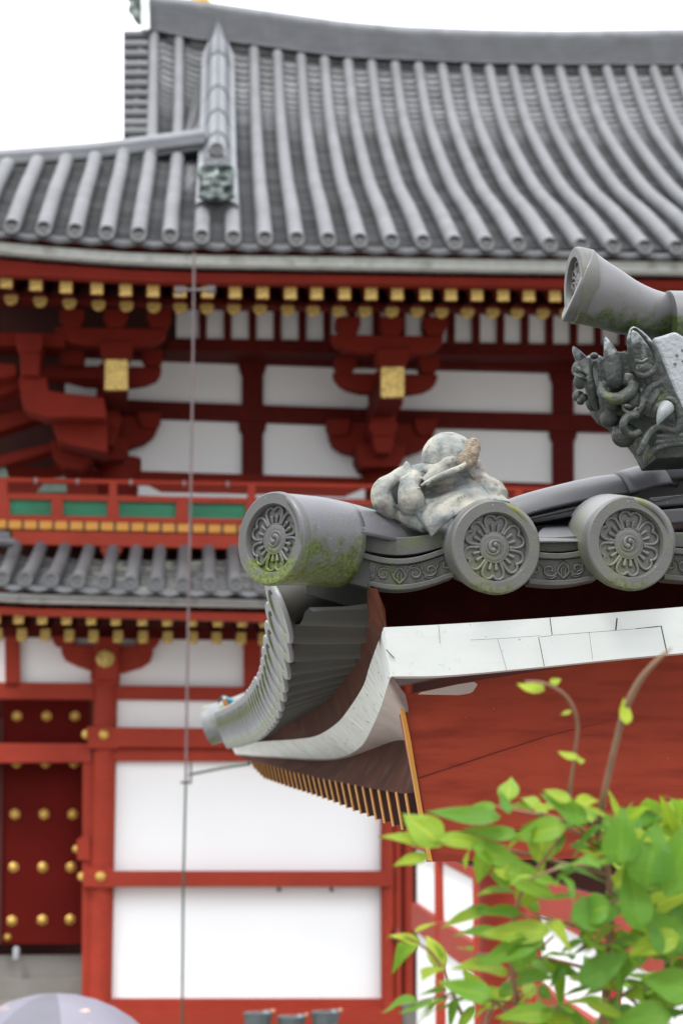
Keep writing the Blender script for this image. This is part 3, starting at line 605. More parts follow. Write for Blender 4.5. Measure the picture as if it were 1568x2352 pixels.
# podium and floor seen through the doorway
zf = H.at(100, 2194, -.5).z; zl = H.at(100, 2300, .3).z
m = MB(); a, b2 = H.at(-400, 2300, 0).x, H.at(1000, 2300, 0).x
m.box(a, b2 + 4, -.1, 9, 0, zl - .02); m.box(a, H.at(190, 2300, 0).x, .22, 9, zl - .02, zf - .28); m.box(a, H.at(190, 2300, 0).x, .45, 9, zf - .28, zf)
zb = H.at(600, 2392, 1.0).z; m.box(a, b2 + 4, -2.0, -.1, 0, zb)
pod = m.build('podium', STONE); pod.location = H.o; pod.rotation_euler = (0, 0, H.yaw); pod['kind'] = 'structure'
m = MB(); c = H.at(38, 2196, -.2); m.lathe([(.045, 0), (.045, .13), (.02, .16)], H.at(38, 2200, -.3) + Vector((0, 0, -.02)), (0, 0, 1), seg=14); m.build('door_stop', BK_, hall, smooth=50)
m = MB(); m.tube([H.at(5, 1650, -.30), H.at(0, 2168, -.30)], .02, seg=6); m.build('door_edge', DARK, hall)

# =================================================================== GATE in front (its gable end and eave corner)
gate = thing('tiled_gate', 'near gate roof corner with grey flower tiles, white bargeboard and red gable board', 'gate', G)
gd = G.dep
def gpoly(mb, pts, thick, **k):          # pts: (px, py, D); extruded away from the viewer along the gate's own depth axis
    A = [gd(*p) for p in pts]; mb.loft(A, [a + Vector((0, thick, 0)) for a in A], **k)
def gpath(pts, n): return [gd(*p) for p in smooth(pts, n)]

# --- flower disc, built at real size, facing -y
def flower_disc(R0, seg=72):
    m = MB(); m.lathe([(R0 * .94, .035), (R0 * .985, .012), (R0, .004), (R0 * .985, -.004), (R0 * .955, -.0065), (R0 * .74, -.0065), (R0 * .715, -.003), (R0 * .70, .009), (R0 * .3, .009), (.0001, .009)], (0, 0, 0), (0, 1, 0), seg=seg, ref=Vector((0, 0, 1)))
    f = MB(); y0 = .0066
    def tub(pts, r, fl=1.0, n=26, closed=False):
        P = smooth([(a, b, 0) for a, b in pts], n) if not closed else [(a, b, 0) for a, b in pts]
        rr = r if isinstance(r, float) else [r[0] + (r[1] - r[0]) * i / (len(P) - 1) for i in range(len(P))]
        rr = [x * R0 for x in rr] if isinstance(rr, list) else rr * R0
        f.tube([(p[0] * R0, y0, p[1] * R0) for p in P], rr, seg=8, up=Vector((0, 1, 0)))
    for i in range(6):
        a = R(60 * i + 90 - 2); ca, sa = math.cos(a), math.sin(a)
        def T(r, t): return (r * ca - t * sa, r * sa + t * ca)
        half = [(.30, .15), (.40, .195), (.50, .235), (.59, .235), (.65, .185), (.672, .11), (.645, .04), (.60, 0)]
        pts = [T(r, t) for r, t in half] + [T(r, -t) for r, t in half[-2::-1]]
        tub(pts, .037, n=44)
        for s in (-1, 1): tub([T(.33, .055 * s), T(.38, .062 * s), T(.455, .074 * s)], (.024, .046), n=6); b = T(.46, .074 * s); f.ball((b[0] * R0, y0, b[1] * R0), .048 * R0, seg=10)
    for r, th in ((.315, .024), (.225, .014)):
        tub([(r * math.cos(2 * PI * j / 48), r * math.sin(2 * PI * j / 48)) for j in range(49)], th, closed=True)
    f.lathe([(R0 * .31, .001), (R0 * .30, -.0), (R0 * .22, .0005), (.0001, .0005)], (0, y0 - .002, 0), (0, 1, 0), seg=40)
    for s in (0, PI):
        pts = []
        for j in range(26):
            t = j / 25; ang = s + R(70) - t * R(330); r = .062 + .122 * min(1, t * 1.4); pts.append((r * math.cos(ang), r * math.sin(ang)))
        tub(pts, (.066, .018), n=40)
        f.ball((pts[0][0] * R0, y0 - .0005, pts[0][1] * R0), .070 * R0, seg=10)
    return m, f
R0 = .0895
dm, fm = flower_disc(R0)
GTD = M('gate_disc_tile', (.069, .068, .066), .5, var=.10, vscale=14, bump=.12, bscale=260, col2=(.085, .092, .05), c2scale=11, c2lo=.50, c2hi=.72, extra=moss_shade_fx(-.096, -.055, (.075, .085, .025)))
disc1 = dm.build('verge_disc_tile', GTD, gate, smooth=35); fl1 = fm.build('flower_relief', GTD, disc1, smooth=180)
def place_disc(o, px, py, D, nrm, roll=0):     # turns the -y face towards nrm (gate axes)
    o.location = gd(px, py, D); n = Vector(nrm).normalized(); q = Vector((0, -1, 0)).rotation_difference(n)
    o.rotation_mode = 'QUATERNION'; o.rotation_quaternion = q @ Matrix.Rotation(roll, 3, 'Y').to_quaternion()
def copy_disc(mat=None):
    o = disc1.copy(); f = fl1.copy(); COL.objects.link(o); COL.objects.link(f); f.parent = o
    if mat: o.data = disc1.data.copy(); o.data.materials[0] = mat; f.data = fl1.data.copy(); f.data.materials[0] = mat
    return o
place_disc(disc1, 1137, 1257, 4.0, (.22, -1, -.06), R(1)); disc1['label'] = 'flower disc tile at the left end of the verge beside the pale ornament'
disc2 = copy_disc(); place_disc(disc2, 1446, 1248, 4.0, (.20, -1, -.05), R(2)); disc2['label'] = 'second flower disc tile along the verge below the demon head'
for q_ in range(3):
    d_ = copy_disc(); place_disc(d_, 1756 + 310 * q_, 1238 - 12 * q_, 4.0 + .01 * q_, (.2, -1, -.05), R(3 * q_ - 2))

MOSST = M('mossy_corner_tile', (.078, .078, .087), .40, var=.08, vscale=8, bump=.1, bscale=180, extra=moss_shade_fx(gd(660, 1330, 4.02).z - .0, gd(660, 1195, 4.02).z, (.06, .085, .012)))
MOSSD = M('mossy_disc_tile', (.068, .068, .069), .5, var=.1, vscale=14, bump=.12, bscale=220, extra=moss_shade_fx(-.085, .0, (.10, .13, .02)))
disc0 = copy_disc(MOSSD); place_disc(disc0, 626, 1237, 4.0, (-.74, -.66, .0), R(-3)); disc0['label'] = 'moss edged flower disc on the corner tile'
# barrels behind the discs
def gbar(name, pts, rs, mat, a0=0, a1=2 * PI, n=24, seg=40, **k):
    P = smooth([(*p, r) for p, r in zip(pts, rs)], n); m = MB(); m.tube([gd(p[0], p[1], p[2]) for p in P], [float(p[3]) for p in P], seg=seg, a0=a0, a1=a1, caps=False)
    o = m.build(name, mat, gate, smooth=50); sl = o.modifiers.new('shell', 'SOLIDIFY'); sl.thickness = .012; sl.offset = -1; return o
GTY = M('yellow_lichen_tile', (.115, .115, .12), .4, var=.1, vscale=10, bump=.08, bscale=200, col2=(.12, .13, .03), c2scale=20, c2lo=.48, c2hi=.68, stretch=(1, 1, .35))
gbar('verge_barrel', [(1137, 1257, 4.01), (1112, 1249, 4.10), (1090, 1242, 4.2)], [.086, .086, .086], GTY, n=6)
gbar('verge_barrel', [(1446, 1248, 4.01), (1420, 1240, 4.1), (1395, 1233, 4.2)], [.087, .086, .085], GTY, n=6)
for q_ in range(3): gbar('verge_barrel', [(1756 + 310 * q_, 1238 - 12 * q_, 4.01), (1725 + 310 * q_, 1230 - 12 * q_, 4.1), (1698 + 310 * q_, 1223 - 12 * q_, 4.2)], [.087, .086, .085], GTY, n=6)
gbar('corner_barrel', [(630, 1238, 4.004), (680, 1240, 4.035), (730, 1244, 4.065), (783, 1252, 4.095)], [.0875, .086, .085, .083], MOSST, n=14, seg=56)
gbar('corner_saddle', [(760, 1249, 4.082), (800, 1256, 4.105), (870, 1269, 4.15), (940, 1275, 4.19), (1000, 1283, 4.22), (1050, 1290, 4.26)], [.0838, .0825, .078, .076, .074, .072], GT, a0=R(8), a1=R(172), n=24)
# long round tiles climbing the verge behind the discs
gbar('verge_ridge_tile', [(1130, 1215, 4.22), (1200, 1186, 4.24), (1290, 1163, 4.26), (1370, 1146, 4.28), (1432, 1138, 4.29)], [.040, .042, .044, .045, .045], GT, n=18, seg=28, a0=R(-4), a1=R(184))
gbar('verge_ridge_tile', [(1425, 1139, 4.29), (1500, 1118, 4.31), (1600, 1098, 4.33), (2500, 1018, 4.36)], [.049, .049, .049, .049], GT, n=12, seg=28, a0=R(-4), a1=R(184))
m = MB(); gpoly(m, [(1195, 1196, 4.23), (1320, 1168, 4.25), (1470, 1150, 4.27), (2500, 1053, 4.3), (2500, 1178, 4.3), (1480, 1250, 4.27), (1330, 1222, 4.25), (1200, 1225, 4.23)], .1); m.build('verge_side_tiles', GT, gate, bevel=.004)
m = MB(); gpoly(m, [(1490, 1143, 4.2), (2500, 1046, 4.22), (2500, 1090, 4.22), (1500, 1165, 4.2)], .12); gpoly(m, [(1500, 1172, 4.16), (2500, 1096, 4.18), (2500, 1128, 4.18), (1520, 1205, 4.16)], .12); m.build('verge_under_tile', GT, gate, bevel=.004)
m = MB(); gpoly(m, [(1010, 1215, 4.34), (1130, 1180, 4.34), (1200, 1160, 4.34), (1300, 1135, 4.34), (1460, 1115, 4.34), (2500, 1013, 4.34), (2500, 1248, 4.34), (1010, 1310, 4.34)], .05); m.build('verge_bed', GT, gate)

# --- pan tile lips with arabesque relief between the discs
def lip_set(x0, x1, ya, yb, sag, D, wide, ext=0):
    """x0..x1 span, ya/yb heights of the top edge at its ends"""
    def arc(off, n=22, a=x0, b=x1, sg=sag):
        return [(a + (b - a) * i / (n - 1), ya + (yb - ya) * i / (n - 1) + off + sg * math.sin(PI * i / (n - 1)), D) for i in range(n)]
    m = MB()
    def band(o0, o1, dD, th, s0=1., s1=1.):
        A = arc(o0, sg=sag * s0); B = arc(o1, sg=sag * s1)[::-1]; gpoly(m, [(x, y, d + dD) for x, y, d in A + B], th)
    band(-18, 14, .03, .12, .5, .8); band(15, 28, .012, .05); band(30, 75 + wide, .022, .05, 1., .9)
    b1 = arc(72 + wide, sg=sag * .9); b2 = arc(84 + wide, sg=sag * .9)[::-1]; gpoly(m, [(x, y, d + .014) for x, y, d in b1 + b2], .05)
    lp = m.build('pan_lip_tile', GTD2, gate, bevel=.0015)
    f = MB(); n = 5 if x1 - x0 < 200 else 7
    for i in range(n):
        t = (i + .5) / n; px = x0 + (x1 - x0) * t; py = ya + (yb - ya) * t + 52 + wide * .5 + sag * math.sin(PI * t) * .95; sgn = 1 if t < .5 else -1; sc = 13 + wide * .25; up = 1 if i % 2 else -1
        mid = (i == n // 2)
        if mid:
            for s in (-1, 1):
                f.tube([gd(*p) for p in smooth([(px, py + sc * 1.3, D + .019), (px + s * sc * .9, py + sc * .3, D + .019), (px + s * sc * .5, py - sc * .8, D + .019), (px, py - sc * 1.2, D + .019)], 12)], .0024, seg=6, up=Vector((0, 1, 0)))
                f.tube([gd(*p) for p in smooth([(px + s * 4, py + sc, D + .019), (px + s * sc * .35, py, D + .019), (px + s * 3, py - sc * .4, D + .019)], 8)], .002, seg=6, up=Vector((0, 1, 0)))
            continue
        pts = []
        for j in range(22):
            u = j / 21; ang = u * R(400); r = sc * (1.15 - .85 * u); pts.append((px + sgn * r * math.cos(ang) * 1.15, py + up * r * math.sin(ang), D + .019))
        f.tube([gd(*p) for p in pts], [.0017 + .0012 * (j / 21) for j in range(22)], seg=6, up=Vector((0, 1, 0)))
        tail = [(px + sgn * sc * 1.3, py, D + .019), (px + sgn * sc * 1.5, py - up * sc * .6, D + .019), (px + sgn * sc * 2.2, py - up * sc * 1.0, D + .019)]
        f.tube([gd(*p) for p in smooth(tail, 8)], [.0026 - .0002 * j for j in range(8)], seg=6, up=Vector((0, 1, 0)))
        tl = [(px - sgn * sc * .6, py + up * sc * 1.1, D + .019), (px + sgn * sc * .3, py + up * sc * 1.35, D + .019), (px + sgn * sc * 1.0, py + up * sc * .95, D + .019)]
        f.tube([gd(*p) for p in smooth(tl, 8)], [.0008 + .0003 * j for j in range(8)], seg=6, up=Vector((0, 1, 0)))
    f.build('arabesque_relief', GTD2, lp, smooth=180)
GTD2 = M('lip_tile', (.060, .060, .058), .5, var=.12, vscale=20, bump=.12, bscale=200, col2=(.06, .075, .035), c2scale=25, c2lo=.5, c2hi=.7)
lip_set(792, 1042, 1238, 1234, 32, 4.05, 6); lip_set(1214, 1372, 1250, 1240, 10, 4.05, 6); lip_set(1524, 1682, 1240, 1230, 10, 4.05, 6); lip_set(1834, 1992, 1230, 1220, 10, 4.05, 6); lip_set(2144, 2302, 1220, 1210, 10, 4.05, 6)
m = MB(); gpoly(m, [(1226, 1236, 4.06), (1250, 1206, 4.2), (1300, 1205, 4.2), (1352, 1236, 4.07), (1345, 1243, 4.06), (1226, 1247, 4.06)], .03); m.build('pan_tile', GT, gate, bevel=.003)

# --- the board below the lips, shade also put into its colour, and the roof body that shades it
m = MB(); gpoly(m, [(845, 1325, 4.22), (1100, 1300, 4.22), (2500, 1228, 4.22), (2500, 1323, 4.22), (1560, 1400, 4.22), (1262, 1424, 4.22), (1008, 1440, 4.22), (885, 1448, 4.22)], .05); m.build('verge_board', M('verge_shaded_red', (.020, .0015, .001), .9, spec=.08, var=.2, vscale=20), gate)
m = MB()
zr = lambda x: gd(784 + x * 1225, 1272, 4.05).z + max(0, x - .0) * .10
rows_ = []
for x in (.10, .2, .35, .6, .9, 1.4):
    z = 3.2 + .575 + .02 * max(x, 0) + .16 * max(x, 0) ** 1.3
    rows_.append([Vector((x - .02, .075, z)), Vector((x - .02, 4.4, z + .07))])
top = [[v + Vector((0, 0, .05)) for v in r] for r in rows_]
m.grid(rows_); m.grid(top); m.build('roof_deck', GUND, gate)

# --- white bargeboard: front face and return along the eave
FT = [(881, 1441, 4.0), (1008, 1434.5, 4.0), (1262, 1418.5, 4.01), (1568, 1393.6, 4.02), (2500, 1315, 4.03)]
FB = [(899.5, 1553.6, 4.0), (1032, 1551, 4.0), (1249, 1531, 4.01), (1568, 1499.6, 4.02), (2500, 1418, 4.03)]
A = gpath(FT, 24); B = gpath(FB, 24)
m = MB(); m.grid([A, B]); m.grid([[a + Vector((0, .085, .003)) for a in A], A]); bo = m.build('bargeboard', BOARD, gate)
m = MB(); m.grid([B, [b + Vector((0, .09, .004)) for b in B]]); m.build('bargeboard_underside', BOARDU, gate)
sm = MB()
def seam(pts, r=.0008): sm.tube([gd(*p) for p in pts], r * .55, seg=5)
D_ = 4.0
seam([(1262, 1419, 3.999), (1267, 1459, 3.999)], .0017); seam([(1268, 1459, 4.003), (1400, 1449, 4.005), (1510, 1440, 4.006)], .0007); seam([(1240, 1463, 3.999), (1266, 1460, 4.0)], .0008); seam([(1080, 1470, 3.999), (1160, 1466, 3.999), (1240, 1460, 4.0)], .0006)
seam([(1517, 1437, 4.007), (1531, 1502, 4.007)], .0022); seam([(1460, 1444, 4.005), (1517, 1438, 4.006)], .0015); seam([(1416, 1420, 4.004), (1413, 1448, 4.004)], .0028); seam([(1236, 1463, 3.999), (1249, 1530, 4.0)], .0013); seam([(1142, 1468, 3.998), (1163, 1540, 3.999)], .0006); seam([(1352, 1452, 4.002), (1360, 1515, 4.003)], .0006); seam([(1007, 1436, 3.998), (1010, 1478, 3.998)], .0005)
seam([(886, 1492, 3.997), (905, 1512, 3.998)], .0016)
sm.build('board_seams', M('crack_dark', (.03, .03, .028), .9), bo)
# return of the board along the eave
Lc = [(881, 1441, 4.0), (873, 1462, 4.08), (864.6, 1484, 4.2), (848, 1531, 4.4), (833, 1577, 4.6), (797, 1633.5, 5.0), (771, 1663, 5.4), (728, 1689.5, 6.0), (678, 1698, 6.6), (606, 1703, 7.5), (528.5, 1709, 8.6)]
Rc = [(899.5, 1553.6, 4.0), (894, 1562, 4.08), (889, 1577, 4.2), (881, 1603, 4.4), (871, 1633, 4.6), (850, 1680, 5.0), (829, 1714, 5.4), (790, 1737, 6.0), (728, 1743, 6.6), (640, 1738, 7.5), (540, 1731, 8.6)]
LP = gpath(Lc, 50); RP = gpath(Rc, 50)
EDGE = M('eave_return_board', (.66, .70, .69), .65, var=.06, vscale=4, extra=board_fx)
def streaks(N, L, c, noise, mix, ramp, tc):
    mp = N.new('ShaderNodeMapping'); mp.inputs['Scale'].default_value = (3, 16, 2); L.new(tc.outputs['Object'], mp.inputs[0])
    c = mix(ramp(noise(6, 5, mp.outputs[0]), .45, .72, 0, .75), c, (.30, .33, .27)); return mix(ramp(noise(70, 2), .68, .72), c, (.06, .05, .04))
EDGE = M('eave_return_board', (.70, .74, .74), .65, var=.06, vscale=4, extra=streaks)
m = MB(); m.grid([LP, RP]); m.grid([[p + Vector((.03, 0, 0)) for p in LP], LP]); m.build('eave_return_board', EDGE, gate, smooth=60)
# underside of that board
Uc = [(934, 1600, 4.40), (946, 1640, 4.42), (958, 1672, 4.46), (962, 1694, 4.54), (940, 1700, 4.8), (905, 1702, 5.1), (850, 1722, 5.5), (795, 1740, 6.0), (735, 1747, 6.6), (645, 1742, 7.5), (542, 1734, 8.6)]
m = MB(); UPh = gpath(Uc, 50); m.grid([RP, UPh]); m.build('eave_underside', BOARDU, gate, smooth=60)
Xc = [(1040, 1828, 4.42), (1000, 1828, 4.44), (975, 1828, 4.47), (951, 1826, 4.5), (902, 1820, 4.69), (862, 1813, 4.95), (822, 1806, 5.26), (741, 1790, 5.99), (700, 1780, 6.45), (660, 1770, 6.96), (576, 1749, 8.39)]
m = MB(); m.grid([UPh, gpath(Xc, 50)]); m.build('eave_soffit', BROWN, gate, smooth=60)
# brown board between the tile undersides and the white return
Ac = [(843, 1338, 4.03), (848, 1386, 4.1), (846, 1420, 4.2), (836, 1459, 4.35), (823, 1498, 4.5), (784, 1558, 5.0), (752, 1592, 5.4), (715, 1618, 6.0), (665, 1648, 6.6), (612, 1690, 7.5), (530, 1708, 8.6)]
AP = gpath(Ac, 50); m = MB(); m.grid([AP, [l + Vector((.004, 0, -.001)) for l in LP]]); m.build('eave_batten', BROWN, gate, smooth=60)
m = MB(); gpoly(m, [(846, 1350, 4.05), (866, 1352, 4.05), (884, 1400, 4.04), (888, 1443, 4.04), (880, 1441, 4.02), (866, 1480, 4.1), (850, 1420, 4.05)], .04); m.build('corner_batten', BROWN, gate)
# corrugated tile undersides
NT = 30; Dd = [4.28 + .142 * i for i in range(NT)]
CC = [(572, 262, 4.28), (574, 402, 4.42), (564, 525, 4.56), (549, 620, 4.70), (539, 695, 4.85), (527, 765, 4.99), (514, 817, 5.13), (497, 857, 5.27), (475, 890, 5.42), (440, 940, 5.75), (395, 990, 6.2), (330, 1030, 6.8), (255, 1062, 7.5), (180, 1085, 8.4)]
def cen(D):
    x = np.interp(D, [c[2] for c in CC], [c[0] for c in CC]); y = np.interp(D, [c[2] for c in CC], [c[1] for c in CC]); return 447.8 + .3295 * x, 1320.5 + .3295 * y
def Aat(D):
    x = np.interp(D, [c[2] for c in Ac], [c[0] for c in Ac]); y = np.interp(D, [c[2] for c in Ac], [c[1] for c in Ac]); return x, y
m = MB(); rows2 = []
for i in range(NT):
    for t in (0, .12, .3, .5, .7, .88):
        D = Dd[i] - .42 + .142 * t
        if D < 4.06: continue
        x0, y0 = cen(max(D, 4.28)); x1, y1 = Aat(max(D, 4.03)); tip = 62 * 4.4 / max(D, 4.4)
        if D < 4.28: y0 -= (4.28 - D) * 230; x0 += (4.28 - D) * 260
        P0 = gd(x0 + tip * .55, y0 + tip * .45, D); P1 = gd(x1 + 8, y1, D); sg = .028 * math.sin(PI * t) - .014 + (.012 if t == 0 else 0)
        rows2.append([P0.lerp(P1, s) - Vector((0, 0, sg)) for s in (0, .2, .4, .6, .8, 1)])
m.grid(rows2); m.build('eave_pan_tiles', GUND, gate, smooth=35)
for j in range(6):
    m = MB(); D = 4.06 + j * .12; x1, y1 = Aat(D); x0, y0 = cen(max(D, 4.4)); y0 -= max(0, 4.4 - D) * 430
    a = gd(x0 + 70 - j * 4, y0 + 12, D); b = gd(x1 + 4, y1 - 8, D); m.loft([a, b, b + Vector((0, 0, .055)), a + Vector((0, 0, .05))], [v + Vector((0, .012, 0)) for v in (a, b, b + Vector((0, 0, .055)), a + Vector((0, 0, .05)))]); m.build('underside_batten', GUND, gate)
# end tiles along the receding eave, seen on edge
EM = M('mossy_edge_tile', (.15, .155, .165), .4, var=.15, vscale=14, bump=.1, bscale=150, col2=(.09, .12, .03), c2scale=16, c2lo=.5, c2hi=.66)
e = MB(); er = .068
e.lathe([(.0001, -.004), (er * .7, -.004), (er * .72, 0), (er * .97, 0), (er, -.003), (er, -.007), (er * .96, -.010), (er * .8, -.010)], (0, 0, 0), (-1, 0, 0), seg=30)
e.tube([(.008, 0, .006), (.20, 0, .03)], er * .74, seg=20, up=Vector((0, 0, 1)), mi=1)
EO = e.build('eave_end_tile', [EM, GUND], gate, smooth=40)
for i, D in enumerate(Dd):
    o = EO if i == 0 else EO.copy()
    if i: COL.objects.link(o)
    o.parent = gate; x, y = cen(D); o.location = gd(x, y, D); o.rotation_euler = (0, R(-21 - rnd(-1, 1)), R(4 + rnd(-1, 1))); s_ = 1.0 if D < 5.2 else 1.0 + (D - 5.2) * .05; o.scale = (1, 1, s_)
# far corner tile
m = MB(); m.tube(gpath([(480, 1666, 8.7), (520, 1655, 8.68), (580, 1634, 8.64), (660, 1600, 8.6)], 8), .082, seg=24, caps=True); m.build('far_corner_tile', EM, gate, smooth=40)

# --- big red gable board with yellow end, lower board
m = MB(); gpoly(m, [(921, 1596, 4.36), (1100, 1560, 4.36), (1568, 1490, 4.36), (2500, 1408, 4.36), (2500, 1778, 4.36), (1568, 1862, 4.36), (1470, 1876, 4.36), (1184, 1908, 4.36), (980, 1914, 4.36), (962, 1800, 4.36)], .1); bb = m.build('gable_board', REDG, gate, bevel=.002)
m = MB(); gpoly(m, [(981, 1918, 4.37), (1184, 1912, 4.37), (1470, 1881, 4.37), (2500, 1786, 4.37), (2500, 1940, 4.37), (1200, 1975, 4.37), (992, 1979, 4.37)], .1); m.build('gable_board', REDG, gate, bevel=.002)
m = MB(); gpoly(m, [(915, 1603, 4.352), (922, 1598, 4.352), (944, 1705, 4.352), (964, 1830, 4.352), (982, 1925, 4.352), (993, 1979, 4.352), (985, 1976, 4.352), (974, 1925, 4.352), (955, 1825, 4.352), (934, 1703, 4.352)], .02); m.build('board_end', YEL, gate, label='yellow painted end of the red gable board')
m = MB(); m.tube([gd(963, 1787, 4.357), gd(1120, 1735, 4.357), gd(1252, 1692, 4.357), gd(1400, 1655, 4.357)], [.0011, .001, .0007, .0002], seg=5); m.build('board_split', M('split_dark', (.08, .012, .008), .9), bb)
m = MB(); gpoly(m, [(966, 1590, 4.2), (1050, 1572, 4.2), (1088, 1566, 4.2), (1096, 1572, 4.2), (1086, 1588, 4.2), (1060, 1592, 4.2)], .05); m.build('wedge_block', BOARDU, gate)
m = MB(); gpoly(m, [(985, 1850, 4.52), (2500, 1638, 4.52), (2500, 1980, 4.52), (1100, 1990, 4.52), (1000, 1960, 4.52)], .1); 
m.build('board_backing', DARK, gate)
# purlin below, dark slots behind the leaves
m = MB(); gpoly(m, [(1180, 1972, 4.62), (2500, 1930, 4.62), (2500, 2090, 4.62), (1500, 2085, 4.62), (1330, 2040, 4.62), (1200, 1992, 4.62)], .1); m.build('purlin', DARK, gate)
# posts of the gate, right of the picture
for x in (.95, 2.3):
    m = MB(); m.tube([(x, .6, 0), (x, .6, 3.9)], .09, seg=20); m.build('gate_post', RED, gate, smooth=50); m = MB(); m.tube([(x, 4.0, 0), (x, 4.0, 3.9)], .09, seg=20); m.build('gate_post', RED, gate, smooth=50)
# --- eave rafters with yellow ends
RBt = [(576, 1756), (604, 1786), (660, 1806), (717, 1824), (773, 1844), (814, 1862), (846, 1874), (882, 1888), (914, 1900), (960, 1916)]; RTt = [(576, 1747), (660, 1768), (741, 1788), (822, 1804), (902, 1818), (951, 1826), (1000, 1834)]
NR = 30
for i in range(NR):
    D = 4.50 + i * .134; xb = 164 + 3530 / D; xt = xb - 15 * 4.6 / D
    yt = lut(RTt, xt); yb_ = lut(RBt, xb)
    T = gd(xt, yt, D); Bq = gd(xb, yb_, D); L_ = .30
    A = [T, T + Vector((L_, 0, .05)), Bq + Vector((L_, 0, .05)), Bq]; m = MB(); m.loft(A, [a + Vector((.004 if j in (0, 3) else 0, .05, 0)) for j, a in enumerate(A)]); ro = m.build('eave_rafter', RAFT, gate)
    A = [T + Vector((-.0015, -.002, .001)), T + Vector((.0012, -.002, .001)), Bq + Vector((.0012, -.002, -.001)), Bq + Vector((-.0015, -.002, -.001))]; m = MB(); m.loft(A, [a + Vector((.0025, .053, 0)) for a in A]); m.build('rafter_end', YEL, ro)

# --- pale ornament sitting on the corner
def oz(zx, zy): return (1450 + zx * .4464) / 1.7418, (1700 + zy * .4464) / 1.7418
def remesh(o, vox, sm=3, disp=0):
    a = o.modifiers.new('r', 'REMESH'); a.mode = 'VOXEL'; a.voxel_size = vox; a.use_smooth_shade = True
    b = o.modifiers.new('s', 'SMOOTH'); b.iterations = sm; b.factor = .5
    if disp:
        t = bpy.data.textures.new('lumps', 'CLOUDS'); t.noise_scale = .02; d = o.modifiers.new('d', 'DISPLACE'); d.texture = t; d.strength = disp; d.mid_level = .5
m = MB()
def O(zx, zy, D=4.15): x, y = oz(zx, zy); return gd(x, y, D)
def otube(pts, rs, n=22): P = smooth([(*p, r) for p, r in zip(pts, rs)], n); m.tube([O(p[0], p[1], p[2]) for p in P], [float(p[3]) for p in P], seg=12, up=Vector((0, 1, 0)))
otube([(260, 790, 4.12), (195, 720, 4.10), (165, 630, 4.1), (185, 550, 4.1), (260, 500, 4.11), (340, 455, 4.12), (410, 430, 4.13)], [.018, .021, .021, .018, .015, .016, .018], 26)
otube([(400, 470, 4.13), (405, 420, 4.13), (396, 365, 4.13), (392, 325, 4.13)], [.020, .015, .008, .002], 12)
pass
otube([(250, 790, 4.12), (330, 800, 4.115), (440, 840, 4.10), (560, 920, 4.08)], [.012, .014, .018, .012], 14)
otube([(450, 780, 4.13), (440, 700, 4.09), (420, 620, 4.08), (415, 550, 4.09), (450, 490, 4.11), (480, 450, 4.13)], [.024, .027, .024, .019, .018, .016], 20)
otube([(270, 800, 4.13), (350, 770, 4.12), (440, 790, 4.11), (520, 860, 4.1)], [.012, .016, .02, .016], 14)
otube([(460, 420, 4.14), (540, 395, 4.13), (630, 402, 4.11), (700, 380, 4.10), (770, 325, 4.1), (840, 300, 4.11)], [.014, .012, .011, .011, .010, .008], 24)
# draped body: a folded sheet with a raised rim, a hollow below it and a pointed skirt
BC = [[(440, 600, 4.09), (515, 545, 4.05), (640, 480, 4.055), (760, 430, 4.06), (860, 390, 4.07), (925, 345, 4.08)],
      [(420, 660, 4.10), (540, 610, 4.125), (680, 565, 4.135), (800, 520, 4.135), (900, 475, 4.14), (1010, 480, 4.15)],
      [(450, 740, 4.085), (560, 720, 4.085), (700, 680, 4.065), (850, 610, 4.07), (980, 570, 4.10), (1130, 560, 4.15)],
      [(510, 850, 4.07), (590, 860, 4.055), (720, 800, 4.04), (860, 720, 4.055), (1020, 650, 4.09), (1240, 620, 4.15)],
      [(600, 975, 4.06), (622, 1000, 4.05), (740, 885, 4.04), (900, 768, 4.05), (1080, 670, 4.08), (1330, 690, 4.14)]]
cols = [smooth(c, 26) for c in BC]; gridp = [[O(*map(float, p)) for p in smooth([cols[v][u] for v in range(5)], 18)] for u in range(26)]
back = [[p + Vector((0, .014, 0)) for p in row] for row in gridp]
m.grid(gridp); m.grid(back); m.grid([gridp[0], back[0]]); m.grid([gridp[-1], back[-1]]); m.grid([[r_[0] for r_ in gridp], [r_[0] for r_ in back]]); m.grid([[r_[-1] for r_ in gridp], [r_[-1] for r_ in back]])
otube([(515, 545, 4.05), (640, 480, 4.05), (760, 430, 4.055), (860, 390, 4.065), (925, 345, 4.075)], [.003, .0055, .0065, .006, .004], 24)
otube([(560, 520, 4.10), (680, 430, 4.10), (790, 330, 4.11)], [.012, .016, .012], 10)
m.ball(O(700, 480, 4.15), (.05, .05, .035), seg=12); m.ball(O(1080, 640, 4.18), (.05, .05, .04), seg=14); m.ball(O(930, 590, 4.18), (.06, .04, .05), seg=12)
otube([(1010, 320, 4.18), (1030, 420, 4.18), (1020, 520, 4.18)], [.010, .014, .012], 8)
po = m.build('corner_ornament', PEACH, gate, smooth=180, label='pale lichened scroll ornament with a round fruit on the gate corner'); remesh(po, .0022, 2, .0015)
m = MB(); m.ball(O(345, 615, 4.19), (.032, .012, .036), seg=12); m.build('hollow_shade', M('hollow_shade_dark', (.02, .022, .02), .9), po, smooth=180)  # dark ball added behind the loop as the shade of its hollow
m = MB(); m.ball(O(770, 300, 4.15), (.054, .052, .052), seg=28); m.ball(O(795, 132, 4.15), (.009, .009, .012), seg=10); pf_ = m.build('fruit', PEACH, po, smooth=180); remesh(pf_, .0035, 2, .003)
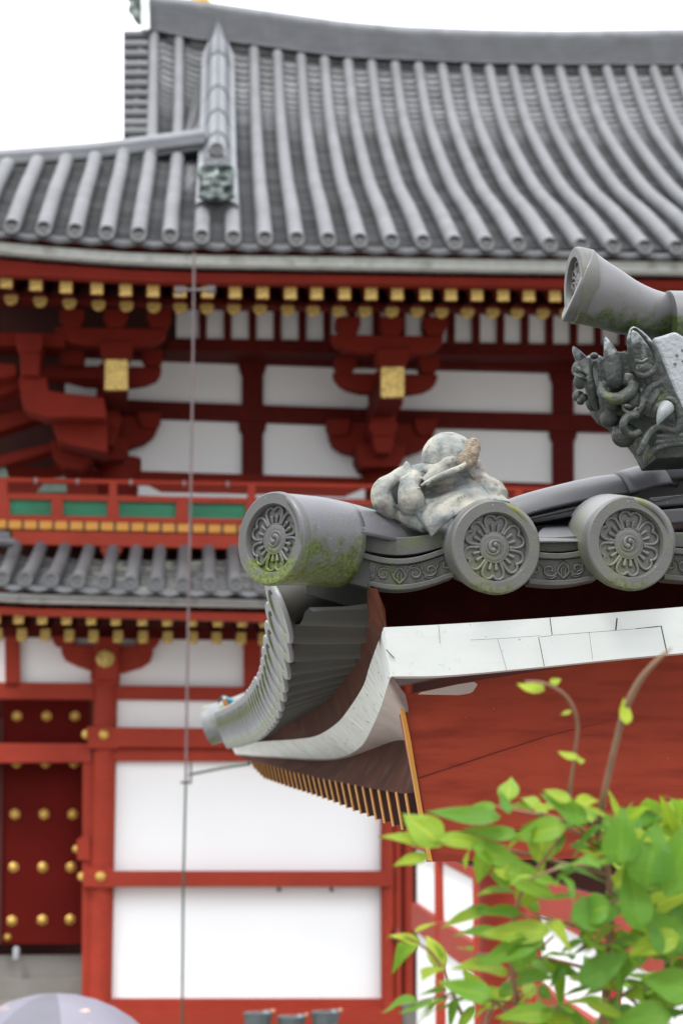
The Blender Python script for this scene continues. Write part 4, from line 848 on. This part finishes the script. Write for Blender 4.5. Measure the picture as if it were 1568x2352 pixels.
m = MB(); m.ball(O(955, 265, 4.12), (.020, .018, .036), seg=18, rot=Matrix.Rotation(R(24), 3, 'Y')); m.ball(O(900, 320, 4.11), (.022, .014, .018), seg=14); bl = m.build('broken_leaf', BARE, po, smooth=180); remesh(bl, .0028, 1, .005)

# --- demon head at the right with the trumpet tile above
def tz(zx, zy): return (2200 + zx * .4038) / 1.7418, (950 + zy * .4038) / 1.7418
TR = M('trumpet_tile', (.088, .087, .093), .4, var=.06, vscale=6, bump=.05, bscale=160, extra=moss_shade_fx(gd(1400, 760, 4.2).z - .02, gd(1400, 715, 4.2).z, (.05, .07, .02)))  # green-dark lower side puts the trumpet's shade into the colour
gbar('trumpet_tile', [(1324, 656, 4.15), (1350, 667, 4.15), (1390, 684, 4.15), (1440, 706, 4.165), (1500, 722, 4.2), (1560, 733, 4.22), (1640, 742, 4.25)], [.0755, .0685, .0615, .054, .047, .046, .048], TR, n=24, seg=48)
dq = copy_disc(); dq.scale = (.845,) * 3; place_disc(dq, 1321, 656, 4.15, (-.985, -.05, .0)); dq['label'] = 'flower disc seen almost edge on at the mouth of the trumpet tile'
m = MB(); m.tube(gpath([(1532, 738, 4.19), (1600, 738, 4.20), (1700, 735, 4.21), (1820, 730, 4.22)], 8), .060, seg=28); m.build('ridge_cover_tile', TR, gate, smooth=50)
def dz(zx, zy): return 1309 + .1651 * zx, 734.9 + .1651 * zy
m = MB()
def Q(zx, zy, D=4.15): x, y = dz(zx, zy); return gd(x, y, D)
U1 = .1651 * 4.15 / 4900     # one zoom unit in metres
def qb(zx, zy, rx, rz=None, D=4.15, ry=None, rot=0, mm=None):
    rz = rz or rx; ry = ry or (rx + rz) / 2; (mm or m).ball(Q(zx, zy, D), (rx * U1, ry * U1, rz * U1), seg=16, rot=Matrix.Rotation(R(rot), 3, 'Y'))
def qt(pts, rs, n=24, mm=None):
    P = smooth([(*p, r) for p, r in zip(pts, rs)], n); (mm or m).tube([Q(*map(float, p[:3])) for p in P], [float(p[3]) * U1 for p in P], seg=12, up=Vector((0, 1, 0)))
sil = [(380, 560), (470, 520), (620, 430), (820, 450), (930, 640), (1230, 560), (1420, 900), (1560, 1200), (1800, 1500), (1800, 1900), (1200, 1930), (1080, 1700), (1000, 1600), (860, 1480), (700, 1330), (560, 1250), (470, 1130), (400, 900)]
_A = [Q(x, y, 4.108) for x, y in sil]; m.loft(_A, [a + Vector((0, .13, 0)) for a in _A])
qb(1180, 1050, 330, 420, 4.22, 300); qb(700, 760, 300, 260, 4.2, 230); qb(330, 700, 210, 230, 4.21, 200); qb(1350, 1400, 330, 400, 4.24, 250)
qt([(615, 960, 4.12), (608, 860, 4.10), (590, 640, 4.10), (545, 420, 4.10), (485, 235, 4.10)], [60, 135, 138, 90, 14], 24)          # horns
qt([(190, 620, 4.18), (130, 520, 4.18), (70, 430, 4.18), (40, 365, 4.18)], [110, 80, 50, 14], 14)
qb(760, 520, 90, 90, 4.14); qb(330, 500, 60, 50, 4.16)
qb(650, 960, 215, 170, 4.12, 150, -12); qb(500, 1000, 90, 130, 4.105); qb(800, 850, 110, 110, 4.10); qb(590, 1160, 110, 130, 4.11); qb(620, 1260, 100, 80, 4.13)   # brow
qt([(430, 880, 4.10), (440, 1010, 4.085), (540, 1090, 4.075), (690, 1090, 4.075), (830, 1000, 4.08), (900, 880, 4.09)], [55, 75, 85, 90, 90, 60], 22)
qt([(230, 560, 4.14), (240, 800, 4.12), (300, 1000, 4.12), (370, 1250, 4.13)], [72, 84, 76, 40], 18)          # fold beside the far eye
qb(100, 680, 85, 120, 4.14, 80, 15); qb(130, 860, 95, 110, 4.13, 80); qt([(60, 600, 4.12), (130, 700, 4.10), (210, 760, 4.11)], [20, 26, 20], 10); qt([(50, 740, 4.12), (130, 800, 4.095), (220, 840, 4.11)], [20, 28, 20], 10)
qb(110, 1060, 90, 80, 4.16); qb(190, 1080, 60, 60, 4.14); qb(140, 1140, 60, 45, 4.15); qb(310, 1120, 110, 160, 4.19)
qb(850, 1130, 120, 165, 4.095, 110, 14); qt([(730, 1160, 4.075), (760, 1260, 4.07), (850, 1290, 4.07), (930, 1220, 4.075)], [26, 30, 30, 26], 14)                                                                # eye
qb(540, 1370, 130, 130, 4.12); qb(740, 1610, 175, 165, 4.10, 150); qb(700, 1480, 120, 150, 4.14)             # nose
qt([(930, 1330, 4.07), (800, 1350, 4.06), (735, 1450, 4.05), (770, 1560, 4.055), (870, 1600, 4.06), (960, 1560, 4.07)], [60, 62, 58, 54, 54, 56], 24)
for q_ in range(3):                                             # cheek wrinkles
    off = q_ * 84; qt([(1440, 860 + q_ * 100, 4.14), (1240, 880 + q_ * 100, 4.11), (1090 + off * .9, 960 + q_ * 110, 4.09), (1030 + off, 1120 + q_ * 60, 4.085), (1000 + off * .9, 1320 + q_ * 25, 4.09)], [46, 52, 56, 52, 42], 22)
qt([(980, 880, 4.12), (1000, 1060, 4.09), (990, 1200, 4.08), (930, 1330, 4.08)], [44, 54, 54, 46], 18)
qt([(1250, 1160, 4.09), (1380, 1100, 4.08), (1470, 1200, 4.08), (1520, 1380, 4.08), (1480, 1540, 4.08), (1350, 1530, 4.08), (1200, 1500, 4.08), (1080, 1600, 4.07), (1010, 1740, 4.06), (940, 1880, 4.06)], [50, 52, 56, 62, 62, 56, 54, 56, 54, 34], 40)  # lips
qb(1250, 1650, 200, 110, 4.14, 150); qb(1500, 1700, 220, 100, 4.15, 150)
for t_ in range(3): qt([(1170, 1800 - t_ * 90, 4.08), (1350, 1745 - t_ * 60, 4.08), (1568, 1720 - t_ * 55, 4.08), (1750, 1690 - t_ * 50, 4.08)], [36, 40, 40, 38], 16)
qt([(1180, 1780, 4.08), (1080, 1900, 4.08), (1030, 2020, 4.08)], [60, 55, 22], 12); qt([(1200, 1900, 4.14), (1500, 1880, 4.16), (1800, 1840, 4.18)], [90, 90, 90], 10)
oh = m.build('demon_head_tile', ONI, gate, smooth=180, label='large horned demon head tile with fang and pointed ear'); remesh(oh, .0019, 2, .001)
m = MB(); ep = [(880, 700), (850, 560), (830, 380), (825, 240), (865, 130), (960, 175), (1080, 300), (1175, 450), (1195, 600), (1120, 720), (1010, 770), (920, 740)]; _A = [Q(x, y, 4.092) for x, y in ep]; m.loft(_A, [a + Vector((0, .03, 0)) for a in _A])
# ear: leaf-shaped shell with a rolled rim and a hollow
rim = [(880, 720, 4.07), (850, 560, 4.06), (830, 380, 4.05), (815, 240, 4.05), (860, 110, 4.055), (960, 160, 4.06), (1080, 290, 4.065), (1180, 450, 4.07), (1200, 600, 4.07), (1130, 730, 4.07), (1010, 780, 4.07), (900, 735, 4.07)]
qt(rim, [38, 40, 42, 30, 20, 30, 42, 46, 48, 50, 50, 38], 60); qt([(900, 560, 4.07), (990, 590, 4.06), (1080, 540, 4.07)], [40, 30, 28], 12);  qb(1040, 690, 110, 90, 4.09, 60)
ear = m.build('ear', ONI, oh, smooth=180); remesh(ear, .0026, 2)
m = MB(); qt([(1340, 1215, 4.065), (1290, 1280, 4.05), (1240, 1380, 4.045), (1205, 1465, 4.045)], [105, 88, 50, 6], 14); m.build('fang', M('pale_fang', (.15, .17, .175), .5, var=.1, vscale=40), oh, smooth=180)
m = MB(); x_, y_ = dz(800, 1210); pu = Q(795, 1205, 4.068); m.ball(pu, (62 * U1, 30 * U1, 40 * U1), seg=14, rot=Matrix.Rotation(R(12), 3, 'Y')); m.build('pupil', M('pupil_dark', (.01, .01, .01), .4), oh, smooth=180)
# spotted crest plate behind the head
m = MB(); gpoly(m, [(1497, 776, 4.11), (1520, 770, 4.11), (1550, 760, 4.11), (1600, 790, 4.11), (1720, 900, 4.11), (1720, 1100, 4.11), (1600, 1080, 4.11), (1568, 960, 4.11), (1540, 880, 4.11), (1515, 815, 4.11)], .07)
cr = m.build('crest_plate', M('pale_crest', (.25, .27, .29), .6, var=.12, vscale=30, bump=.3, bscale=120), gate, bevel=.006)
m = MB()
for zx, zy in ((1480, 490), (1455, 610), (1568, 570), (1590, 700), (1560, 420)): 
    x_, y_ = dz(zx, zy); c = gd(x_, y_, 4.109); m.ball(c, (.0032, .002, .0026), seg=10)
m.build('crest_holes', M('hole_dark', (.08, .09, .10), .8), cr)

# =================================================================== corridor wall beyond the gate
corr = thing('corridor_wall', 'sloping white plaster corridor wall with red posts seen behind the leaves', 'wall', None, wp(1100, 2100, 18) * 1)
corr.location.z = 0; CO = corr.location.copy()
def cD(zx): return 24 * 1005 / (zx + 650)
def cw(zx, zy, back=0.): return wp(784.3 + .5 * zx, 1722.4 + .5 * zy, cD(zx)) - CO + Vector((back, 0, 0))
def cpoly(mb, pts, front, back):
    A = [cw(*p) for p in pts]; mb.loft([a + Vector((-front, 0, 0)) for a in A], [a + Vector((back, 0, 0)) for a in A])
m = MB(); cpoly(m, [(345, 430), (1900, 430), (1900, 2200), (345, 1500)], 0, .12); m.build('plaster_panel', WHITE, corr)
for a, b in ((425, 500), (600, 690), (840, 960), (1190, 1310), (1740, 1880)):
    m = MB(); c0 = cw((a + b) / 2, 585); r = (b - a) / 2 * .5 * cD((a + b) / 2) / 4900; m.tube([(c0.x, c0.y, -.0), (c0.x, c0.y, c0.z + .9)], r, seg=18); m.build('post', RED, corr, smooth=50)
def lin(x, a, b): return a[1] + (b[1] - a[1]) * (x - a[0]) / (b[0] - a[0])
m = MB(); P0 = [(x, 450 + (x - 355) * .52) for x in (345, 600, 900, 1250, 1900)]; P1 = [(345, 330), (1900, 330)]
cpoly(m, [(345, 300), (1900, 300)] + P0[::-1], .06, 0); m.build('wall_beam', RED, corr)
m = MB(); T_ = [(x, 708 + (x - 355) * .645) for x in (345, 600, 900, 1250, 1900)]; B_ = [(x, 828 + (x - 355) * .71) for x in (345, 600, 900, 1250, 1900)]; cpoly(m, T_ + B_[::-1], .06, 0); m.build('wall_beam', RED, corr)
m = MB(); T_ = [(x, 1150 + (x - 355) * .95) for x in (500, 700, 900, 1250, 1900)]; B_ = [(x, 1290 + (x - 355) * 1.05) for x in (500, 700, 900, 1250, 1900)]; cpoly(m, T_ + B_[::-1], .06, 0); m.build('wall_beam', RED, corr)

ra = [cw(345, 585), cw(2300, 585)]; m = MB(); m.loft([ra[0] + Vector((-.03, 0, .95)), ra[1] + Vector((-.3, 0, .95)), ra[1] + Vector((2.2, 0, 1.2)), ra[0] + Vector((1.8, 0, 1.2))], [ra[0] + Vector((-.03, 0, 1.1)), ra[1] + Vector((-.3, 0, 1.1)), ra[1] + Vector((2.2, 0, 1.4)), ra[0] + Vector((1.8, 0, 1.4))]); m.build('corridor_shade_slab', GUND, corr)  # unseen slab added over the corridor to darken its reds
# =================================================================== guide rod, with clamp and arm
rod = thing('guide_rod', 'thin upright metal rod hanging from the eave in front of the white wall', 'rod', None, wp(430, 2015, 23.6)); rod.location.z = 0; RO = rod.location.copy()
def rw(x, y, D=23.6): return wp(x, y, D) - RO
m = MB(); m.tube([rw(446, 580), rw(443, 850), rw(438, 1150), rw(431, 1500), rw(427, 1790)], .0135, seg=10); rp = m.build('upper_rod', M('mauve_grey_rod', (.12, .09, .095), .45), rod, smooth=50)
m = MB(); m.tube([rw(427, 1790), rw(421, 2040), rw(418, 2420)], .013, seg=10); m.build('lower_rod', GMET, rod, smooth=50)
m = MB(); a = rw(402, 667); b = rw(495, 665); m.tube([a, b], .014, seg=6); m.box(a.x, a.x + .1, a.y - .01, a.y + .01, a.z - .045, a.z - .02); m.box(a.x, a.x + .1, a.y - .01, a.y + .01, a.z + .02, a.z + .045); m.box(b.x - .1, b.x, a.y - .01, a.y + .01, b.z - .045, b.z - .02); m.box(b.x - .1, b.x, a.y - .01, a.y + .01, b.z + .02, b.z + .045); m.build('hanger_bar', METAL, rod)
m = MB(); c = rw(430, 1798); m.box(c.x - .07, c.x + .05, c.y - .03, c.y + .03, c.z - .01, c.z + .015); q = rw(434, 1775); m.tube([q + Vector((.02, 0, .12)), q + Vector((.02, 0, -.12))], .012, seg=6); m.tube([q + Vector((-.03, 0, .12)), q + Vector((-.03, 0, -.12))], .01, seg=6); m.build('clamp', METAL, rod)
m = MB(); m.tube([rw(436, 1779, 23.6), rw(505, 1765, 16), rw(572, 1754, 9.0)], [.016, .012, .008], seg=8); m.build('stay_arm', GMET, rod, smooth=50)
m = MB()
for zx, zy in ((0, 0),): m.lathe([(.03, 0), (.045, .05), (.03, .1)], rw(425, 1850), (0, 0, 1), seg=10)

# =================================================================== kingfisher
def kz(zx, zy): return 447.8 + .0805 * zx, 1578.8 + .0805 * zy
kb = wp(532, 1622, 8.35)
bird = thing('kingfisher', 'small kingfisher with blue back and orange belly perched on the far roof corner tile', 'bird', None, kb)
def kp_(zx, zy, D=8.35): x, y = kz(zx, zy); return wp(x, y, D) - kb
def kb_fx(N, L, c, noise, mix, ramp, tc): return c
OR = M('orange_feathers', (.40, .13, .015), .8, var=.1, vscale=60); BL = M('blue_feathers', (.0, .12, .17), .5, var=.2, vscale=60); WH = M('white_cheek', (.34, .32, .32), .8); HD = M('dark_blue_head', (.015, .07, .09), .5)
m = MB(); UK = .0805 * 8.35 / 4900
P = smooth([(830, 230, 30), (835, 290, 95), (870, 350, 105), (930, 440, 120), (1010, 540, 120), (1100, 640, 80), (1180, 740, 25)], 22)
m.tube([kp_(float(p[0]), float(p[1])) for p in P], [float(p[2]) * UK for p in P], seg=16, up=Vector((0, 1, 0)))
ko = m.build('body', [OR, BL, WH, HD], bird, smooth=180, weld=True)
for p in ko.data.polygons:
    c = p.center + kb; x, y = proj(c); zx, zy = (x - 447.8) / .0805, (y - 1578.8) / .0805
    side = (zx - 870) * .62 - (zy - 350) * .5
    p.material_index = (2 if (275 < zy < 340 and 800 < zx < 890) else 3) if zy < 300 or (zy < 348 and zx < 900) else (1 if side > 5 else 0)
m = MB(); m.tube([kp_(790, 270), kp_(720, 370), kp_(650, 490)], [48 * UK, 32 * UK, 6 * UK], seg=10, up=Vector((0, 1, 0))); m.build('beak', M('beak_black', (.015, .018, .018), .4), bird, smooth=180)
m = MB(); m.ball(kp_(775, 300, 8.344), 14 * UK, seg=8); m.build('eye', M('eye_black', (.005, .005, .005), .2), bird, smooth=180)
m = MB()
for dx in (0, 50): m.tube([kp_(960 + dx, 560), kp_(935 + dx, 660)], 10 * UK, seg=6)
m.build('legs', M('coral_leg', (.6, .2, .12), .6), bird)
m = MB(); P = smooth([(900, 300, 30), (1000, 380, 80), (1100, 500, 70), (1200, 650, 20)], 12); m.tube([kp_(float(p[0]), float(p[1]), 8.335) for p in P], [float(p[2]) * UK for p in P], seg=12, up=Vector((0, 1, 0))); m.build('wing', BL, bird, smooth=180)

# =================================================================== buckets, lamp, canopy
BK = M('galvanised_bucket', (.17, .21, .22), .4, .5, var=.15, vscale=15)
for i, (x, y, lab) in enumerate(((592, 2329, 'leftmost of three grey metal buckets at the foot of the hall wall'), (669, 2338, 'lowest standing grey metal bucket in the middle of the three'), (747, 2327, 'rightmost grey metal bucket below the red base beam'))):
    p = H.at(x, y, 1.0); base = H.wor(Vector((p.x, p.y, zb))); h = p.z - zb
    t = thing('bucket', lab, 'bucket', None, base, group='metal buckets along the wall foot')
    m = MB(); m.lathe([(.0001, .0), (.12, 0), (.172, h), (.178, h + .008), (.165, h + .004), (.118, .012), (.0001, .012)], (0, 0, 0), (0, 0, 1), seg=28); m.build('pail', BK, t, smooth=40)
    m = MB(); m.tube([(.17 * math.cos(a), .02, h + .03 * math.sin(a)) for a in [R(180 * j / 12) for j in range(13)]], .006, seg=6); m.ball((.11, -.06, h + .012), (.06, .05, .04), seg=14); m.build('handle', BK, t, smooth=180)
    m = MB(); m.ball((.18, .0, h + .03), .03, seg=10); m.build('knob', M('copper_knob', (.5, .24, .16), .4, .5), t, smooth=180)
p = H.wor(H.at(914, 2147, .22)); lamp = thing('alarm_lamp', 'small red alarm lamp fixed to the downpipe beside the corner column', 'lamp', None, p)
m = MB(); m.ball((0, 0, 0), (.03, .03, .07), seg=14); m.build('lens', M('red_lens', (.45, .005, .01), .2), lamp, smooth=180); m = MB(); m.box(-.035, .035, .01, .06, -.085, .085); m.build('backplate', METAL, lamp)
# pale domed canopy (open umbrella) at the lower left
DU = 14.0; top_ = wp(128, 2281, DU); UR = 300 * DU / 4900
umb = thing('umbrella', 'pale lavender open umbrella cut off by the bottom left corner', 'umbrella', None, Vector((top_.x, top_.y, 0)))
UM = M('umbrella_cloth', (.125, .12, .15), .6, var=.08, vscale=3, tint=True, col2=(.62, .34, .22), c2scale=5, c2lo=.66, c2hi=.72)
m = MB()
for g in range(8):
    rows_ = []; tn = (.72, 1.25, 1.15, .8, 1.0, .75, 1.2, 1.3)[g]
    for i in range(9):
        th = R(72) * i / 8; row = []
        for j in range(7):
            a = R(45 * g + 45 * j / 6 + 12); flat = 1 - .035 * math.sin(PI * j / 6) * (i / 8); row.append((UR * math.sin(th) * math.cos(a) * flat, UR * math.sin(th) * math.sin(a) * flat, top_.z - UR * (1 - math.cos(th))))
        rows_.append(row)
    m.grid(rows_, tn=tn)
m.build('canopy', UM, umb, smooth=60)
m = MB(); m.tube([(0, 0, .02), (0, 0, top_.z + .0)], .012, seg=8); m.build('shaft', METAL, umb, smooth=50); m = MB(); m.box(-.2, .2, -.2, .2, 0, .08); m.build('base_block', STONE, umb, bevel=.02)

# =================================================================== shrub in the right foreground
LEAF = bpy.data.materials.new('leaf'); LEAF.use_nodes = True; t = LEAF.node_tree; N, L = t.nodes, t.links; b = N['Principled BSDF']; out = N['Material Output']
at = N.new('ShaderNodeAttribute'); at.attribute_name = 'tint'; rp_ = N.new('ShaderNodeValToRGB'); el = rp_.color_ramp.elements
el[0].position = 0; el[0].color = (.020, .085, .015, 1); el[1].position = 1; el[1].color = (.30, .36, .03, 1); e2 = el.new(.5); e2.color = (.085, .21, .018, 1)
L.new(at.outputs['Fac'], rp_.inputs[0]); L.new(rp_.outputs[0], b.inputs['Base Color']); b.inputs['Roughness'].default_value = .5; b.inputs['Specular IOR Level'].default_value = .22
tr = N.new('ShaderNodeBsdfTranslucent'); mul = N.new('ShaderNodeMix'); mul.data_type = 'RGBA'; mul.inputs[0].default_value = .35; L.new(rp_.outputs[0], mul.inputs[6]); mul.inputs[7].default_value = (.36, .52, .04, 1); L.new(mul.outputs[2], tr.inputs[0])
ms = N.new('ShaderNodeMixShader'); ms.inputs[0].default_value = .45; L.new(b.outputs[0], ms.inputs[1]); L.new(tr.outputs[0], ms.inputs[2]); L.new(ms.outputs[0], out.inputs[0])
STEM = M('brown_stem', (.20, .10, .05), .6, var=.3, vscale=30); SHOOT = M('pale_shoot', (.15, .085, .045), .55, var=.3, vscale=20)
SB_ = wp(1350, 2600, 2.75 * .86); SB_.z = 0
shrub = thing('shrub', 'leafy bright green shrub with two long shoots in the lower right foreground', 'shrub', None, SB_)
lf = MB()
def leaf(base, dirv, nrm, ln, wd, curl=.25, tn=.5, fold=.25):
    d = dirv.normalized(); s = d.cross(nrm).normalized(); wd = wd * 1.0; n = s.cross(d).normalized(); rows = []; K = 9
    ph = rnd(0, 6)
    for i in range(K + 1):
        t_ = i / K; wv = wd * (math.sin(PI * min(1, t_ ** .68)) ** .95) * (1.12 - .35 * t_) if 0 < t_ < 1 else wd * .02
        c = base + d * ln * t_ - n * (curl * ln * t_ * t_) + n * (.03 * ln * math.sin(6 * t_ + ph)); rows.append([c + s * wv * q + n * abs(q) * wv * fold + n * (.06 * wd * math.sin(9 * t_ + 3 * q)) for q in (-1, -.55, -.12, 0, .12, .55, 1)])
    for i in range(K):
        for j in range(6):
            a = tn * (1.0 if j not in (2, 3) else 1.25) ; lf.add([rows[i][j], rows[i][j + 1], rows[i + 1][j + 1], rows[i + 1][j]], [(0, 1, 2, 3)], tn=min(1, max(0, a)))
SHK = .86
def sw(x, y, D): return wp(x, y, D * SHK) - SB_
stems = MB()
def branch(pts, rs, n=16, mb=None):
    P = smooth([(*p, r) for p, r in zip(pts, rs)], n); V = [sw(float(p[0]), float(p[1]), float(p[2])) for p in P]; (mb or stems).tube(V, [float(p[3]) * .62 for p in P], seg=8); return V
def leaves_on(V, n, ln, tnr, sp=1.0, t0=.15):
    for i in range(n):
        t_ = t0 + (1 - t0) * (i + rnd(0, .6)) / n; k = min(int(t_ * (len(V) - 1)), len(V) - 2); p = V[k].lerp(V[k + 1], rnd(0, 1)); ax = (V[k + 1] - V[k]).normalized()
        sd_ = Vector((rnd(-1, 1), rnd(-.6, .6), rnd(-.45, .5))); d = (sd_.normalized() * sp + ax * .7); n_ = Vector((rnd(-.6, .6), rnd(-.9, .2), rnd(.5, 1))); l = ln * rnd(.65, 1.25)
        leaf(p + d.normalized() * .008, d, n_, l, l * rnd(.16, .27), curl=rnd(0, .6), tn=rnd(*tnr), fold=rnd(.1, .5))
random.seed(21)
main = [([(1340, 2600, 2.75), (1390, 2300, 2.7), (1400, 2050, 2.7), (1370, 1880, 2.7)], [.010, .008, .006, .003]),
        ([(1340, 2600, 2.75), (1200, 2350, 2.65), (1180, 2100, 2.6), (1300, 1900, 2.6)], [.008, .006, .004, .002]),
        ([(1450, 2650, 2.9), (1520, 2350, 2.85), (1530, 2100, 2.8), (1500, 1900, 2.8)], [.010, .008, .006, .003]),
        ([(1200, 2650, 2.8), (1110, 2400, 2.8), (1170, 2250, 2.75), (1270, 2150, 2.7)], [.007, .005, .004, .002])]
for pts, rs in main: V = branch(pts, rs); leaves_on(V, 9 if pts[0][0] > 1300 else 4, .058, (.35, .9), t0=.35)
side = [((1390, 2010, 2.7), (1200, 1960, 2.65), (1010, 1925, 2.6)), ((1385, 1950, 2.7), (1260, 1880, 2.6), (1130, 1850, 2.6)), ((1390, 2150, 2.7), (1260, 2110, 2.6), (1110, 2095, 2.6)),
        ((1370, 2230, 2.7), (1240, 2200, 2.7), (1080, 2190, 2.65)), ((1300, 2320, 2.7), (1150, 2300, 2.7), (1000, 2290, 2.7)), ((1400, 2080, 2.7), (1480, 2040, 2.8), (1600, 2020, 2.8)),
        ((1520, 2200, 2.85), (1440, 2160, 2.7), (1330, 2180, 2.6)), ((1530, 2250, 2.85), (1590, 2200, 2.8), (1650, 2180, 2.8)), ((1390, 1900, 2.7), (1460, 1900, 2.7), (1560, 1880, 2.8)),
        ((1400, 2300, 2.7), (1480, 2270, 2.7), (1600, 2290, 2.8)), ((1390, 1985, 2.7), (1300, 1990, 2.5), (1210, 2020, 2.5)), ((1530, 2100, 2.85), (1440, 2070, 2.7), (1350, 2075, 2.6)), ((1180, 2330, 2.7), (1080, 2280, 2.7), (960, 2300, 2.7)), ((1060, 2330, 2.7), (1000, 2200, 2.7), (930, 2150, 2.7)), ((1400, 2370, 2.7), (1500, 2350, 2.7), (1600, 2370, 2.7)), ((1180, 2345, 2.7), (1250, 2320, 2.6), (1330, 2300, 2.6))]
side += [((1530, 1990, 2.8), (1560, 1930, 2.7), (1620, 1880, 2.7)), ((1500, 2010, 2.75), (1450, 1960, 2.65), (1400, 1880, 2.6)), ((1530, 2150, 2.8), (1500, 2100, 2.7), (1440, 2120, 2.65)), ((1530, 2280, 2.85), (1560, 2240, 2.75), (1600, 2120, 2.7)), ((1500, 2340, 2.8), (1440, 2290, 2.7), (1360, 2250, 2.7)), ((1380, 1960, 2.7), (1330, 1900, 2.65), (1220, 1860, 2.6))]
for a, m_, c in side: V = branch([a, m_, c], [.004, .003, .0012], 10); leaves_on(V, 14 if c[0] > 1250 else 8, .048 if c[0] > 1250 else .040, (.15, .95), t0=.12)
def L2(x, y, x2, y2, wd, tn, D=2.55, nz=(0, -1, .5), curl=.1, fold=.2):
    a = sw(x, y, D); b_ = sw(x2, y2, D + .02); leaf(a, b_ - a, Vector(nz), (b_ - a).length, wd * .9 * D * SHK / 4900, curl=curl, tn=tn, fold=fold)
# the leaves one can pick out in the photograph
for q in ((1010, 1940, 925, 1862, 46, .72), (1030, 1935, 866, 1915, 22, .75), (1000, 1930, 1170, 1935, 24, .7), (1150, 1880, 975, 1858, 28, .35), (1190, 1920, 1055, 1900, 22, .45), (1300, 1900, 1170, 1920, 36, .6), (1120, 1950, 1090, 2035, 26, .6), (1080, 1945, 1220, 1985, 34, .55),
          (985, 1965, 895, 1985, 18, .8), (1160, 2000, 1290, 2060, 40, .6), (1130, 1995, 1260, 2040, 24, .8), (1420, 1990, 1430, 1850, 48, .42), (1480, 2040, 1510, 1880, 60, .36), (1530, 2060, 1590, 1870, 56, .38), (1470, 2140, 1440, 1960, 42, .4), (1310, 2110, 1440, 2080, 48, .35), (1560, 2190, 1480, 2080, 50, .3), (1400, 2080, 1310, 2110, 44, .5),
          (1265, 2140, 1090, 2140, 34, .75), (1240, 2160, 1085, 2210, 34, .5), (1200, 2150, 1190, 2245, 40, .45), (1180, 2030, 1120, 2000, 24, .6), (1540, 2330, 1400, 2345, 44, .35), (1130, 2290, 1000, 2250, 30, .5), (1270, 2330, 1130, 2330, 28, .6), (1590, 2280, 1470, 2240, 50, .4), (1350, 1890, 1240, 1815, 30, .45), (1170, 1870, 1145, 1810, 14, .3), (1330, 2260, 1450, 2180, 40, .25), (1560, 2150, 1430, 2190, 36, .75)):
    L2(*q)
lo_ = lf.build('foliage', LEAF, shrub, smooth=180, weld=False)
s2 = MB()
V1 = branch([(1365, 1900, 2.65), (1310, 1850, 2.6), (1318, 1740, 2.58), (1325, 1660, 2.57), (1300, 1600, 2.56), (1250, 1570, 2.55), (1205, 1565, 2.55)], [.004, .0035, .003, .0028, .0026, .0022, .0015], 26, s2)
V2 = branch([(1370, 1920, 2.65), (1385, 1830, 2.6), (1415, 1700, 2.58), (1435, 1630, 2.57), (1470, 1560, 2.55), (1515, 1510, 2.54), (1542, 1488, 2.54)], [.0055, .0055, .005, .0055, .0052, .004, .001], 26, s2)
s2.build('long_shoots', SHOOT, shrub, smooth=60); stems.build('stem', STEM, shrub, smooth=60)
lf = MB()
for q in ((1240, 1590, 1185, 1565, 17, .95), (1250, 1585, 1200, 1580, 16, .9), (1262, 1570, 1290, 1558, 10, .85), (1310, 1635, 1282, 1640, 9, .85), (1325, 1745, 1278, 1722, 13, .9), (1320, 1745, 1345, 1745, 12, .9), (1437, 1665, 1433, 1600, 17, .95), (1310, 1840, 1245, 1810, 18, .8), (1320, 1840, 1380, 1835, 16, .95)): L2(*q, nz=(.2, -1, .4))
lf.build('young_leaves', LEAF, shrub, smooth=180)
